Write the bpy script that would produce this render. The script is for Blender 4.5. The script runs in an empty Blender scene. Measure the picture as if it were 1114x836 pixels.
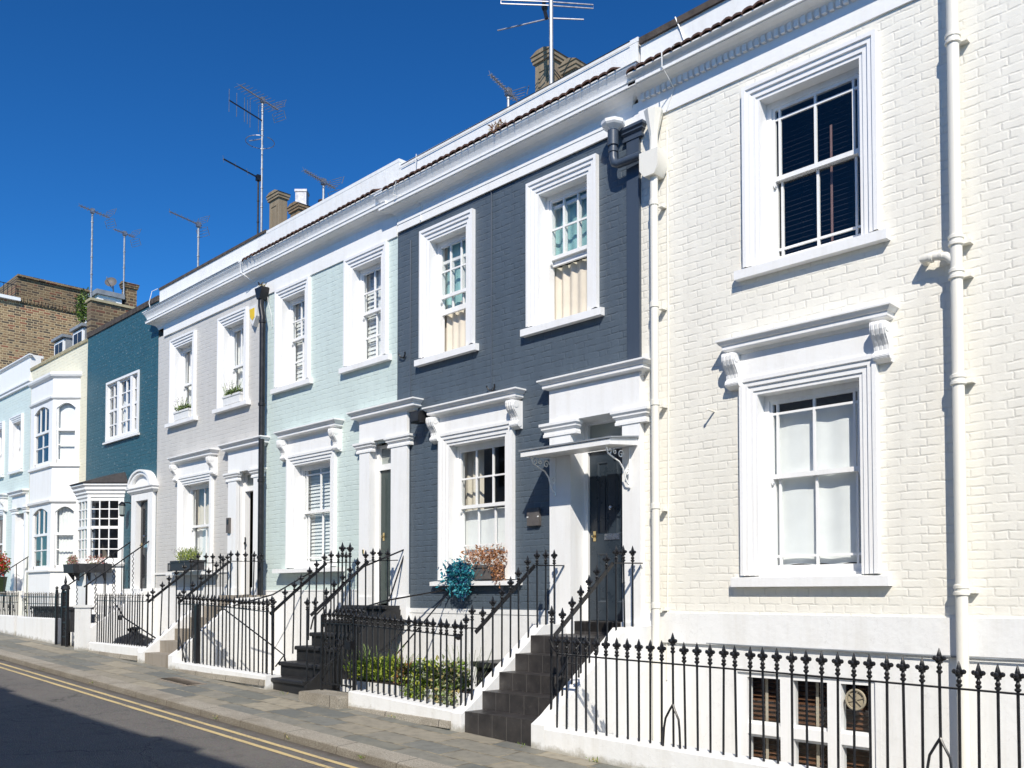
import bpy, math, random
from mathutils import Matrix, Vector
random.seed(7)
R = math.radians
SC = bpy.context.scene
COL = SC.collection

# ------------------------------------------------------------------ world, sun, camera
SUN_EL, SUN_AZ = R(41), R(41)             # azimuth from -y (street side) towards +x
sd = Vector((math.cos(SUN_EL)*math.sin(SUN_AZ), -math.cos(SUN_EL)*math.cos(SUN_AZ), math.sin(SUN_EL)))
w = bpy.data.worlds.new("World"); SC.world = w; w.use_nodes = True
nt = w.node_tree; nt.nodes.clear()
sky = nt.nodes.new('ShaderNodeTexSky'); sky.sky_type = 'NISHITA'; sky.sun_disc = False
sky.sun_elevation = SUN_EL; sky.sun_rotation = math.atan2(sd.x, sd.y)
sky.altitude = 1200; sky.air_density = 1.0; sky.dust_density = 0.2; sky.ozone_density = 3.5
gam = nt.nodes.new('ShaderNodeGamma'); gam.inputs[1].default_value = 1.3
hs = nt.nodes.new('ShaderNodeHueSaturation'); hs.inputs['Saturation'].default_value = 1.12; hs.inputs['Value'].default_value = 1.0
bg = nt.nodes.new('ShaderNodeBackground'); bg.inputs[1].default_value = 0.085
wo = nt.nodes.new('ShaderNodeOutputWorld')
nt.links.new(sky.outputs[0], gam.inputs[0]); nt.links.new(gam.outputs[0], hs.inputs['Color'])
tint = nt.nodes.new('ShaderNodeMix'); tint.data_type = 'RGBA'; tint.blend_type = 'MULTIPLY'; tint.inputs[0].default_value = 1
tint.inputs[7].default_value = (.44, .90, 1.07, 1)
nt.links.new(hs.outputs[0], tint.inputs[6]); nt.links.new(tint.outputs[2], bg.inputs[0]); nt.links.new(bg.outputs[0], wo.inputs[0])
sl = bpy.data.lights.new('sun', 'SUN'); sl.energy = 5.4; sl.angle = R(0.5); sl.color = (1, .935, .83)
so = bpy.data.objects.new('sun', sl); COL.objects.link(so); so.location = (10, -20, 20)
so.rotation_euler = sd.to_track_quat('Z', 'Y').to_euler()

F, PITCH = 1000.0, R(1.9)
HEAD = math.atan2(557+431, F/math.cos(PITCH))
cam = bpy.data.cameras.new('camera'); co = bpy.data.objects.new('camera', cam); COL.objects.link(co); SC.camera = co
cam.sensor_fit = 'HORIZONTAL'; cam.sensor_width = 36; cam.lens = F*36/1114
cam.shift_y = (647 - F*math.tan(PITCH) - 418)/1114
cam.clip_start = .05; cam.clip_end = 2000
fwd = Vector((-math.cos(HEAD)*math.cos(PITCH), math.sin(HEAD)*math.cos(PITCH), math.sin(PITCH)))
co.rotation_euler = fwd.to_track_quat('-Z', 'Y').to_euler(); co.location = (0, -8, 0)
SC.view_settings.view_transform = 'Standard'; SC.view_settings.look = 'None'; SC.view_settings.exposure = 0
SC.cycles.max_bounces = 7; SC.cycles.transparent_max_bounces = 12

# ------------------------------------------------------------------ materials
def newmat(name):
    m = bpy.data.materials.new(name); m.use_nodes = True; n = m.node_tree
    n.nodes.clear(); return m, n
class NB:                                   # tiny node helper
    def __init__(s, nt): s.nt = nt
    def n(s, t, **k):
        x = s.nt.nodes.new(t)
        for a, b in k.items(): setattr(x, a, b)
        return x
    def l(s, a, b): s.nt.links.new(a, b)
    def val(s, v, sock):
        if isinstance(v, (int, float)): sock.default_value = v
        else: s.l(v, sock)
    def m(s, op, a, b=0.0, c=None):
        x = s.n('ShaderNodeMath', operation=op); s.val(a, x.inputs[0]); s.val(b, x.inputs[1])
        if c is not None: s.val(c, x.inputs[2])
        return x.outputs[0]
    def noise(s, vec, scale, detail=3, rough=.55):
        x = s.n('ShaderNodeTexNoise'); x.inputs['Scale'].default_value = scale; x.inputs['Detail'].default_value = detail
        x.inputs['Roughness'].default_value = rough
        if vec is not None: s.l(vec, x.inputs['Vector'])
        return x
    def ramp(s, fac, stops, interp='LINEAR'):
        x = s.n('ShaderNodeValToRGB'); x.color_ramp.interpolation = interp
        e = x.color_ramp.elements
        while len(e) < len(stops): e.new(.5)
        for i, (p, c) in enumerate(stops):
            e[i].position = p; e[i].color = (*c, 1) if len(c) == 3 else c
        s.l(fac, x.inputs[0]); return x.outputs[0]
    def mapr(s, v, a, b, c, d):
        x = s.n('ShaderNodeMapRange'); s.l(v, x.inputs[0])
        for i, q in enumerate((a, b, c, d)): x.inputs[i+1].default_value = q
        return x.outputs[0]
    def mix(s, fac, a, b, mode='MIX'):
        x = s.n('ShaderNodeMix', data_type='RGBA', blend_type=mode)
        s.val(fac, x.inputs[0])
        for v, sk in ((a, x.inputs[6]), (b, x.inputs[7])):
            if isinstance(v, tuple): sk.default_value = (*v, 1)
            else: s.l(v, sk)
        return x.outputs[2]
    def out(s, color, rough=.6, height=None, dist=.01, strength=1.0, metal=0, spec=.5, coat=0):
        p = s.n('ShaderNodeBsdfPrincipled'); o = s.n('ShaderNodeOutputMaterial')
        if isinstance(color, tuple): p.inputs['Base Color'].default_value = (*color, 1)
        else: s.l(color, p.inputs['Base Color'])
        s.val(rough, p.inputs['Roughness']); p.inputs['Metallic'].default_value = metal
        p.inputs['Specular IOR Level'].default_value = spec; p.inputs['Coat Weight'].default_value = coat
        if height is not None:
            b = s.n('ShaderNodeBump'); b.inputs['Distance'].default_value = dist; b.inputs['Strength'].default_value = strength
            s.l(height, b.inputs['Height']); s.l(b.outputs[0], p.inputs['Normal'])
        s.l(p.outputs[0], o.inputs[0]); return p
def pos(b):
    return b.n('ShaderNodeNewGeometry').outputs['Position']
def flemish(b, axis='x', bl=.345, bh=.0755, mortar=.007, wob=.010, soft=False):
    """returns (height 0..1 with mortar dips, random per brick, position)"""
    P = pos(b)
    nz = b.noise(P, 7, 2); nz2 = b.noise(P, 38, 2)
    sp = b.n('ShaderNodeSeparateXYZ'); b.l(P, sp.inputs[0])
    sn = b.n('ShaderNodeSeparateXYZ'); b.l(nz.outputs['Color'], sn.inputs[0])
    sn2 = b.n('ShaderNodeSeparateXYZ'); b.l(nz2.outputs['Color'], sn2.inputs[0])
    def dis(v, k):
        a = b.m('MULTIPLY_ADD', sn.outputs[k], wob*2.6, v)
        return b.m('MULTIPLY_ADD', sn2.outputs[k], wob*1.15, a)
    u = dis(sp.outputs[0 if axis == 'x' else 1], 0); v = dis(sp.outputs[2], 1)
    vr = b.m('DIVIDE', v, bh); row = b.m('FLOOR', vr); fv = b.m('SUBTRACT', vr, row)
    u2 = b.m('MULTIPLY_ADD', row, .5, b.m('DIVIDE', u, bl)); cu = b.m('FLOOR', u2); fu = b.m('SUBTRACT', u2, cu)
    dv = b.m('MULTIPLY', b.m('MINIMUM', fv, b.m('SUBTRACT', 1, fv)), bh)
    du = b.m('MINIMUM', b.m('ABSOLUTE', b.m('SUBTRACT', fu, .667)), b.m('MINIMUM', fu, b.m('SUBTRACT', 1, fu)))
    d = b.m('MINIMUM', dv, b.m('MULTIPLY', du, bl))
    fade = b.mapr(nz.outputs[0], .38, .60, .08, 1.15) if soft else None
    h = b.mapr(d, mortar*.1, mortar*(1.9 if soft else 1.3), 0, 1)
    if soft: h = b.m('SUBTRACT', 1, b.m('MULTIPLY', b.m('SUBTRACT', 1, h), fade))
    bid = b.m('ADD', b.m('MULTIPLY', cu, 2), b.m('GREATER_THAN', fu, .667))
    cv = b.n('ShaderNodeCombineXYZ'); b.l(bid, cv.inputs[0]); b.l(row, cv.inputs[1])
    wn = b.n('ShaderNodeTexWhiteNoise'); wn.noise_dimensions = '2D'; b.l(cv.outputs[0], wn.inputs[0])
    return h, wn.outputs['Value'], P
def streaks(b, P):                          # vertical rain streaks + blotches, 0..1
    mp = b.n('ShaderNodeMapping'); mp.inputs['Scale'].default_value = (5, 5, .55); b.l(P, mp.inputs[0])
    return b.noise(mp.outputs[0], 1.6, 5, .65).outputs[0]
def painted_brick(name, c, depth=.010, dirt=.10, rough=.55, chips=0.0):
    m, t = newmat(name); b = NB(t); h, r, P = flemish(b, soft=True)
    n1 = b.noise(P, 42, 6, .68).outputs[0]; n0 = b.noise(P, .9, 4).outputs[0]
    H = b.m('ADD', b.m('MULTIPLY', h, .60), b.m('ADD', b.m('MULTIPLY', r, .30), b.m('MULTIPLY', n1, .42)))
    dk = tuple(x*(1-dirt*1.6) for x in c)
    col = b.mix(b.mapr(streaks(b, P), .38, .72, 0, 1), c, dk)
    col = b.mix(b.mapr(n0, .3, .75, 0, .5), col, tuple(min(.9, x*1.08) for x in c))
    col = b.mix(b.m('MULTIPLY', b.m('SUBTRACT', 1, h), .22), col, tuple(x*.62 for x in c))
    col = b.mix(b.m('MULTIPLY', r, .10), col, tuple(x*.72 for x in c))
    if chips:
        ch = b.mapr(b.noise(P, 16, 6, .7).outputs[0], .585, .66, 0, chips)
        col = b.mix(ch, col, (.55, .55, .52))
    b.out(col, rough, H, depth, .9); return m
def stucco(name, c, dirt=.12, bump=.002, rough=.5, scale=30, grime=False):
    m, t = newmat(name); b = NB(t); P = pos(b)
    n1 = b.noise(P, scale, 5).outputs[0]; n2 = b.noise(P, 3.2, 3).outputs[0]
    col = b.mix(b.mapr(streaks(b, P), .46, .85, 0, 1), c, tuple(x*(1-dirt*k) for x, k in zip(c, (1.5, 1.7, 2.1))))
    col = b.mix(b.mapr(n1, .60, .8, 0, .25), col, tuple(x*.7 for x in c))
    if grime:
        sp = b.n('ShaderNodeSeparateXYZ'); b.l(P, sp.inputs[0])
        zr = b.m('ADD', b.m('ADD', sp.outputs[2], 1.675), b.m('MULTIPLY', sp.outputs[0], .037))
        nn = b.noise(P, 7, 6, .7).outputs[0]
        g = b.m('MULTIPLY', b.mapr(b.m('SUBTRACT', zr, b.m('MULTIPLY', b.m('SUBTRACT', nn, .42), .22)), -.01, .05, .7, 0), b.m('LESS_THAN', sp.outputs[1], -1.4))
        col = b.mix(g, col, (.26, .235, .17))
        col = b.mix(b.mapr(b.noise(P, 2.6, 7, .75).outputs[0], .60, .72, 0, .14), col, (.50, .48, .42))
        v2 = b.n('ShaderNodeTexVoronoi'); v2.feature = 'DISTANCE_TO_EDGE'; v2.inputs['Scale'].default_value = .9
        wp = b.noise(P, 3, 5); vm = b.n('ShaderNodeVectorMath', operation='MULTIPLY_ADD'); b.l(wp.outputs['Color'], vm.inputs[0]); vm.inputs[1].default_value = (.7, .7, .7); b.l(P, vm.inputs[2]); b.l(vm.outputs[0], v2.inputs['Vector'])
        col = b.mix(b.mapr(v2.outputs['Distance'], 0, .004, .14, 0), col, (.25, .23, .2))
    H = b.m('ADD', n1, b.m('MULTIPLY', n2, 2.2))
    b.out(col, rough, H, bump, .6); return m
def plain(name, c, rough=.45, var=.12, scale=14, metal=0, bump=.0, bscale=60, spec=.5, coat=0):
    m, t = newmat(name); b = NB(t); P = b.n('ShaderNodeTexCoord').outputs['Object']
    n1 = b.noise(P, scale, 4).outputs[0]
    col = b.mix(b.mapr(n1, .3, .7, 0, 1), tuple(x*(1-var) for x in c), tuple(min(1, x*(1+var*.6)) for x in c))
    rg = b.mapr(n1, .2, .8, max(0.02, rough-.1), min(1, rough+.12))
    b.out(col, rg, b.noise(P, bscale, 3).outputs[0] if bump else None, bump or .001, .6, metal, spec, coat); return m
def stock_brick(name, axis, dark=0.0):
    m, t = newmat(name); b = NB(t); h, r, P = flemish(b, axis, mortar=.013, wob=.004)
    k = 1.12-dark
    bc = b.ramp(r, [(0, (.085*k, .062*k, .045*k)), (.22, (.20*k, .125*k, .07*k)), (.45, (.27*k, .17*k, .085*k)), (.66, (.33*k, .225*k, .12*k)), (.86, (.26*k, .10*k, .055*k))], 'CONSTANT')
    n = b.noise(P, 40, 4).outputs[0]
    bc = b.mix(b.mapr(n, .35, .75, 0, .5), bc, (.07, .05, .04))
    g = b.noise(P, 1.1, 4).outputs[0]
    col = b.mix(h, (.46*k, .36*k, .21*k), bc)
    col = b.mix(b.mapr(g, .5, .8, 0, .25+dark*.8), col, (.07, .055, .045))
    b.out(col, .9, b.m('ADD', h, b.m('MULTIPLY', n, .4)), .006, .8); return m

WHITE = (.84, .84, .825)
M = {}
M['cream'] = painted_brick('cream_painted_brick', (.81, .785, .705), .0056, .06)
M['blue'] = painted_brick('slate_blue_painted_brick', (.082, .107, .134), .0072, .12, .5, .0)
M['mint'] = painted_brick('mint_painted_brick', (.575, .67, .64), .0052, .06)
M['grey'] = painted_brick('grey_painted_brick', (.565, .555, .53), .0045, .06)
M['teal'] = painted_brick('teal_painted_brick', (.028, .100, .132), .010, .12, .5, .5)
M['yellow'] = painted_brick('pale_yellow_painted_brick', (.78, .74, .57), .008, .05)
M['aqua'] = painted_brick('pale_aqua_painted_brick', (.62, .715, .685), .006, .05)
M['white'] = stucco('white_stucco', WHITE, .05, .003)
M['whitewall'] = stucco('white_rendered_wall', (.80, .80, .785), .08, .005, .6, 18, True)
M['trim'] = stucco('white_gloss_trim', (.85, .85, .84), .07, .0022, .4, 26)
M['creamtrim'] = stucco('cream_gloss_trim', (.81, .785, .705), .08, .001, .35, 45)
M['bluetrim'] = stucco('slate_blue_gloss_trim', (.052, .07, .10), .1, .001, .4)
M['greydoor'] = plain('grey_green_door_paint', (.045, .064, .060), .35, .15)
M['bluedoor'] = plain('slate_blue_door_paint', (.027, .039, .053), .30, .15, 6)
M['blackdoor'] = plain('black_door_paint', (.02, .02, .022), .3, .2)
M['iron'] = plain('black_painted_iron', (.012, .012, .014), .36, .5, 40, 0, .0015, 120)
M['pipeblack'] = plain('black_pipe_paint', (.014, .014, .016), .4, .4)
M['lead'] = plain('grey_lead_sheet', (.24, .26, .28), .5, .25, 6)
M['darkcoping'] = plain('dark_weathered_coping', (.075, .06, .05), .85, .5, 9, 0, .006, 40)
M['stonecoping'] = plain('tan_coping_stone', (.40, .35, .22), .8, .25, 7, 0, .003, 40)
M['slate'] = plain('dark_roof_slate', (.04, .036, .036), .8, .6, 14, 0, .006, 40)
M['tile'] = plain('brown_clay_tile', (.085, .042, .028), .8, .5, 9, 0, .004, 50)
M['chimney'] = stucco('sooty_buff_render', (.26, .205, .14), .35, .01, .9, 14)
M['chimneybrown'] = stucco('sooty_brown_render', (.24, .165, .10), .35, .01, .9, 14)
M['brickx'] = stock_brick('yellow_stock_brick_flank', 'y', 0)
M['brickdark'] = stock_brick('sooty_stock_brick', 'y', .45)
M['brickfront'] = stock_brick('yellow_stock_brick_front', 'x', .1)
M['alu'] = plain('weathered_aluminium', (.30, .30, .32), .42, .25, 20, .7)
M['mast'] = plain('galvanised_mast', (.36, .37, .39), .5, .3, 20, .5)
M['planter'] = plain('dark_planter_metal', (.03, .031, .034), .5, .3)
M['potgrey'] = plain('taupe_planter', (.11, .10, .095), .6, .2)
M['soil'] = plain('dark_soil', (.03, .02, .014), 1, .5, 30)
M['brass'] = plain('polished_brass', (.65, .5, .25), .25, .1, 20, 1)
M['chrome'] = plain('steel_fitting', (.55, .55, .56), .25, .1, 20, 1)
M['plastic_black'] = plain('black_plastic', (.018, .018, .02), .45, .2)
M['plastic_white'] = plain('white_plastic', (.75, .75, .73), .4, .06)
M['yellowpaint'] = plain('yellow_sticker', (.75, .52, .03), .5, .05)
M['curtain_cream'] = plain('cream_curtain_cloth', (.66, .60, .50), .9, .08, 5)
M['curtain_white'] = plain('white_net_curtain', (.84, .85, .84), .9, .05, 5)
M['curtain_teal'] = plain('teal_curtain_cloth', (.36, .60, .60), .9, .2, 3)
M['shutter'] = plain('white_shutter_slat', (.74, .76, .75), .5, .05)
M['blind_dark'] = plain('dark_venetian_slat', (.022, .022, .028), .4, .2)
M['blind_brown'] = plain('brown_wooden_slat', (.12, .055, .028), .5, .35, 9)
M['tape'] = plain('pale_ladder_tape', (.48, .42, .33), .9, .1)
M['dulltape'] = plain('faded_ladder_tape', (.22, .13, .12), .9, .1)
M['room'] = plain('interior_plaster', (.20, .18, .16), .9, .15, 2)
M['steptile'] = None
M['rubber'] = plain('black_step_paint', (.017, .017, .018), .55, .35, 12, 0, .002, 30)
M['concrete'] = stucco('worn_concrete', (.28, .25, .21), .3, .006, .9, 22)
M['kerbstone'] = None
M['vent'] = plain('fawn_vent_plastic', (.36, .31, .22), .5, .1)
M['coalplate'] = plain('rusty_cover_plate', (.25, .21, .165), .85, .3, 22, 0, .004, 80)

def mat_glass():
    m, t = newmat('window_glass'); b = NB(t)
    lw = b.n('ShaderNodeLayerWeight'); lw.inputs['Blend'].default_value = .5
    n = b.noise(pos(b), 2.2, 1); bp = b.n('ShaderNodeBump'); bp.inputs['Distance'].default_value = .004; bp.inputs['Strength'].default_value = .5
    b.l(n.outputs[0], bp.inputs['Height'])
    tr = b.n('ShaderNodeBsdfTransparent'); tr.inputs[0].default_value = (.93, .95, .95, 1)
    g = b.n('ShaderNodeBsdfGlossy'); g.inputs['Roughness'].default_value = .015; b.l(bp.outputs[0], g.inputs['Normal'])
    mx = b.n('ShaderNodeMixShader'); b.l(b.m('MULTIPLY_ADD', b.m('POWER', lw.outputs['Facing'], 4.0), .85, .055), mx.inputs[0]); b.l(tr.outputs[0], mx.inputs[1]); b.l(g.outputs[0], mx.inputs[2])
    o = b.n('ShaderNodeOutputMaterial'); b.l(mx.outputs[0], o.inputs[0]); return m
M['glass'] = mat_glass()
def mat_frost():
    m, t = newmat('frosted_glass'); b = NB(t)
    b.out((.30, .33, .31), .22, None, spec=.8); return m
M['frost'] = mat_frost()
def mat_asphalt():
    m, t = newmat('worn_asphalt'); b = NB(t); P = pos(b)
    v = b.n('ShaderNodeTexVoronoi'); v.inputs['Scale'].default_value = 95; b.l(P, v.inputs['Vector'])
    fine = b.noise(P, 60, 8, .82).outputs[0]; big = b.noise(P, .55, 5, .6).outputs[0]; mid = b.noise(P, 5, 5, .65).outputs[0]
    c = b.ramp(fine, [(.30, (.055, .051, .048)), (.52, (.14, .132, .122)), (.70, (.38, .355, .32))])
    c = b.mix(b.mapr(big, .35, .7, 0, .7), c, (.19, .174, .152))
    ln = b.n('ShaderNodeMapping'); ln.inputs['Scale'].default_value = (.12, 2.2, 1); b.l(P, ln.inputs[0]); c = b.mix(b.mapr(b.noise(ln.outputs[0], 1.0, 4).outputs[0], .52, .68, 0, .35), c, (.20, .185, .165))
    c = b.mix(b.mapr(mid, .52, .75, 0, .5), c, (.06, .057, .057))
    c = b.mix(.25, c, v.outputs['Color'], 'MULTIPLY')
    # hairline cracks
    v2 = b.n('ShaderNodeTexVoronoi'); v2.feature = 'DISTANCE_TO_EDGE'; v2.inputs['Scale'].default_value = .55
    wp = b.noise(P, 2.2, 4); vm = b.n('ShaderNodeVectorMath', operation='MULTIPLY_ADD'); b.l(wp.outputs['Color'], vm.inputs[0]); vm.inputs[1].default_value = (.6, .6, .6); b.l(P, vm.inputs[2]); b.l(vm.outputs[0], v2.inputs['Vector'])
    c = b.mix(b.mapr(v2.outputs['Distance'], .0, .008, .7, 0), c, (.03, .028, .027))
    sp = b.n('ShaderNodeSeparateXYZ'); b.l(P, sp.inputs[0])
    c = b.mix(b.mapr(b.m('ADD', sp.outputs[1], b.m('MULTIPLY', mid, .16)), -3.06, -2.93, 0, .75), c, (.07, .055, .036))
    b.out(c, .85, b.m('ADD', fine, b.m('MULTIPLY', v.outputs['Distance'], .8)), .008, .9); return m
M['asphalt'] = mat_asphalt()
def mat_slabs():
    m, t = newmat('york_stone_slabs'); b = NB(t); P = pos(b)
    nz = b.noise(P, 3, 2); vm = b.n('ShaderNodeVectorMath', operation='MULTIPLY_ADD'); b.l(nz.outputs['Color'], vm.inputs[0]); vm.inputs[1].default_value = (.05, .03, 0); b.l(P, vm.inputs[2])
    br = b.n('ShaderNodeTexBrick'); br.offset = .43; br.squash = .72; br.squash_frequency = 2
    b.l(vm.outputs[0], br.inputs['Vector'])
    for k, v in (('Scale', 1.0), ('Mortar Size', .012), ('Mortar Smooth', .25), ('Bias', 0), ('Brick Width', .86), ('Row Height', .315)): br.inputs[k].default_value = v
    br.inputs['Color1'].default_value = (0, 0, 0, 1); br.inputs['Color2'].default_value = (1, 1, 1, 1); br.inputs['Mortar'].default_value = (.5, .5, .5, 1)
    c = b.ramp(br.outputs['Color'], [(0, (.135, .142, .132)), (.2, (.175, .175, .158)), (.38, (.225, .21, .175)), (.50, (.145, .152, .146)), (.66, (.19, .185, .162)), (.80, (.265, .245, .20)), (.90, (.115, .124, .122))], 'CONSTANT')
    n1 = b.noise(P, 9, 6, .65).outputs[0]; n2 = b.noise(P, 60, 4).outputs[0]
    c = b.mix(b.mapr(n1, .42, .72, 0, .5), c, (.075, .075, .068))
    c = b.mix(b.mapr(b.noise(P, 2.1, 4).outputs[0], .5, .75, 0, .45), c, (.26, .24, .19))
    c = b.mix(b.mapr(n2, .6, .8, 0, .35), c, (.34, .32, .27))
    c = b.mix(br.outputs['Fac'], c, b.mix(b.mapr(n1, .4, .6, 0, 1), (.26, .23, .165), (.09, .08, .06)))
    c = b.mix(1.0, c, (1.22, 1.18, 1.10), 'MULTIPLY')
    H = b.m('ADD', b.m('MULTIPLY', b.m('SUBTRACT', 1, br.outputs['Fac']), 1.2), b.m('MULTIPLY', n1, .6))
    b.out(c, .8, H, .010, .7); return m
M['slabs'] = mat_slabs()
def mat_kerb():
    m, t = newmat('granite_kerb'); b = NB(t); P = pos(b)
    sp = b.n('ShaderNodeSeparateXYZ'); b.l(P, sp.inputs[0])
    f = b.m('FRACT', b.m('DIVIDE', sp.outputs[0], .93)); j = b.m('LESS_THAN', f, .012)
    n1 = b.noise(P, 80, 5, .7).outputs[0]; n2 = b.noise(P, 2.2, 5).outputs[0]
    c = b.ramp(n1, [(.3, (.14, .125, .10)), (.52, (.33, .30, .245)), (.75, (.52, .48, .41))])
    c = b.mix(b.mapr(n2, .45, .75, 0, .6), c, (.15, .125, .09)); c = b.mix(j, c, (.06, .05, .04)); c = b.mix(b.mapr(b.m('ADD', sp.outputs[1], b.m('MULTIPLY', n1, .05)), -2.985, -2.955, .65, 0), c, (.12, .10, .07))
    b.out(c, .9, n1, .006, .8); return m
M['kerbstone'] = mat_kerb()
def mat_line():
    m, t = newmat('worn_yellow_line'); b = NB(t); P = pos(b)
    n = b.noise(P, 45, 6, .75).outputs[0]; n2 = b.noise(P, 3, 4).outputs[0]
    f = b.mapr(b.m('ADD', n, b.m('MULTIPLY', n2, .5)), .77, .95, 0, .9)
    b.out(b.mix(f, (.58, .45, .22), (.13, .12, .115)), .8, n, .003, .6); return m
M['line'] = mat_line()
def mat_steptile():
    m, t = newmat('charcoal_step_tile'); b = NB(t); P = pos(b)
    sp = b.n('ShaderNodeSeparateXYZ'); b.l(P, sp.inputs[0])
    f = b.m('FRACT', b.m('DIVIDE', b.m('ADD', sp.outputs[0], 7.09), .204)); j = b.m('LESS_THAN', b.m('ABSOLUTE', b.m('SUBTRACT', f, .5)), .488)
    n = b.noise(P, 6, 5).outputs[0]
    c = b.mix(b.mapr(n, .35, .75, 0, .8), (.026, .024, .024), (.062, .056, .053)); c = b.mix(b.mapr(b.noise(P, 24, 6, .75).outputs[0], .58, .72, 0, .5), c, (.10, .092, .085))
    c = b.mix(j, (.13, .12, .11), c)
    b.out(c, .45, b.m('ADD', j, b.m('MULTIPLY', n, .3)), .003, .7); return m
M['steptile'] = mat_steptile()
def leafmat(name, c, var=.4):
    m, t = newmat(name); b = NB(t)
    n = b.noise(pos(b), 35, 3).outputs[0]
    col = b.mix(b.mapr(n, .3, .7, 0, 1), tuple(x*(1-var) for x in c), tuple(x*(1+var) for x in c))
    p = b.out(col, .5); o = [x for x in t.nodes if x.type == 'OUTPUT_MATERIAL'][0]
    tl = b.n('ShaderNodeBsdfTranslucent'); b.l(col, tl.inputs[0]); mx = b.n('ShaderNodeMixShader'); mx.inputs[0].default_value = .3
    b.l(p.outputs[0], mx.inputs[1]); b.l(tl.outputs[0], mx.inputs[2]); b.l(mx.outputs[0], o.inputs[0]); return m
for k, c in dict(green=(.17, .27, .035), lime=(.42, .47, .06), dark=(.03, .055, .016), sage=(.30, .35, .20), straw=(.42, .35, .15), purple=(.16, .10, .19), teal=(.015, .21, .28), turq=(.09, .45, .50), navy=(.012, .06, .15), orange=(.46, .23, .10), peach=(.60, .38, .28), rust=(.30, .13, .05), red=(.55, .03, .015), pink=(.5, .2, .2), twig=(.06, .04, .03)).items():
    M['lf_'+k] = leafmat('leaf_'+k, c)

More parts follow.
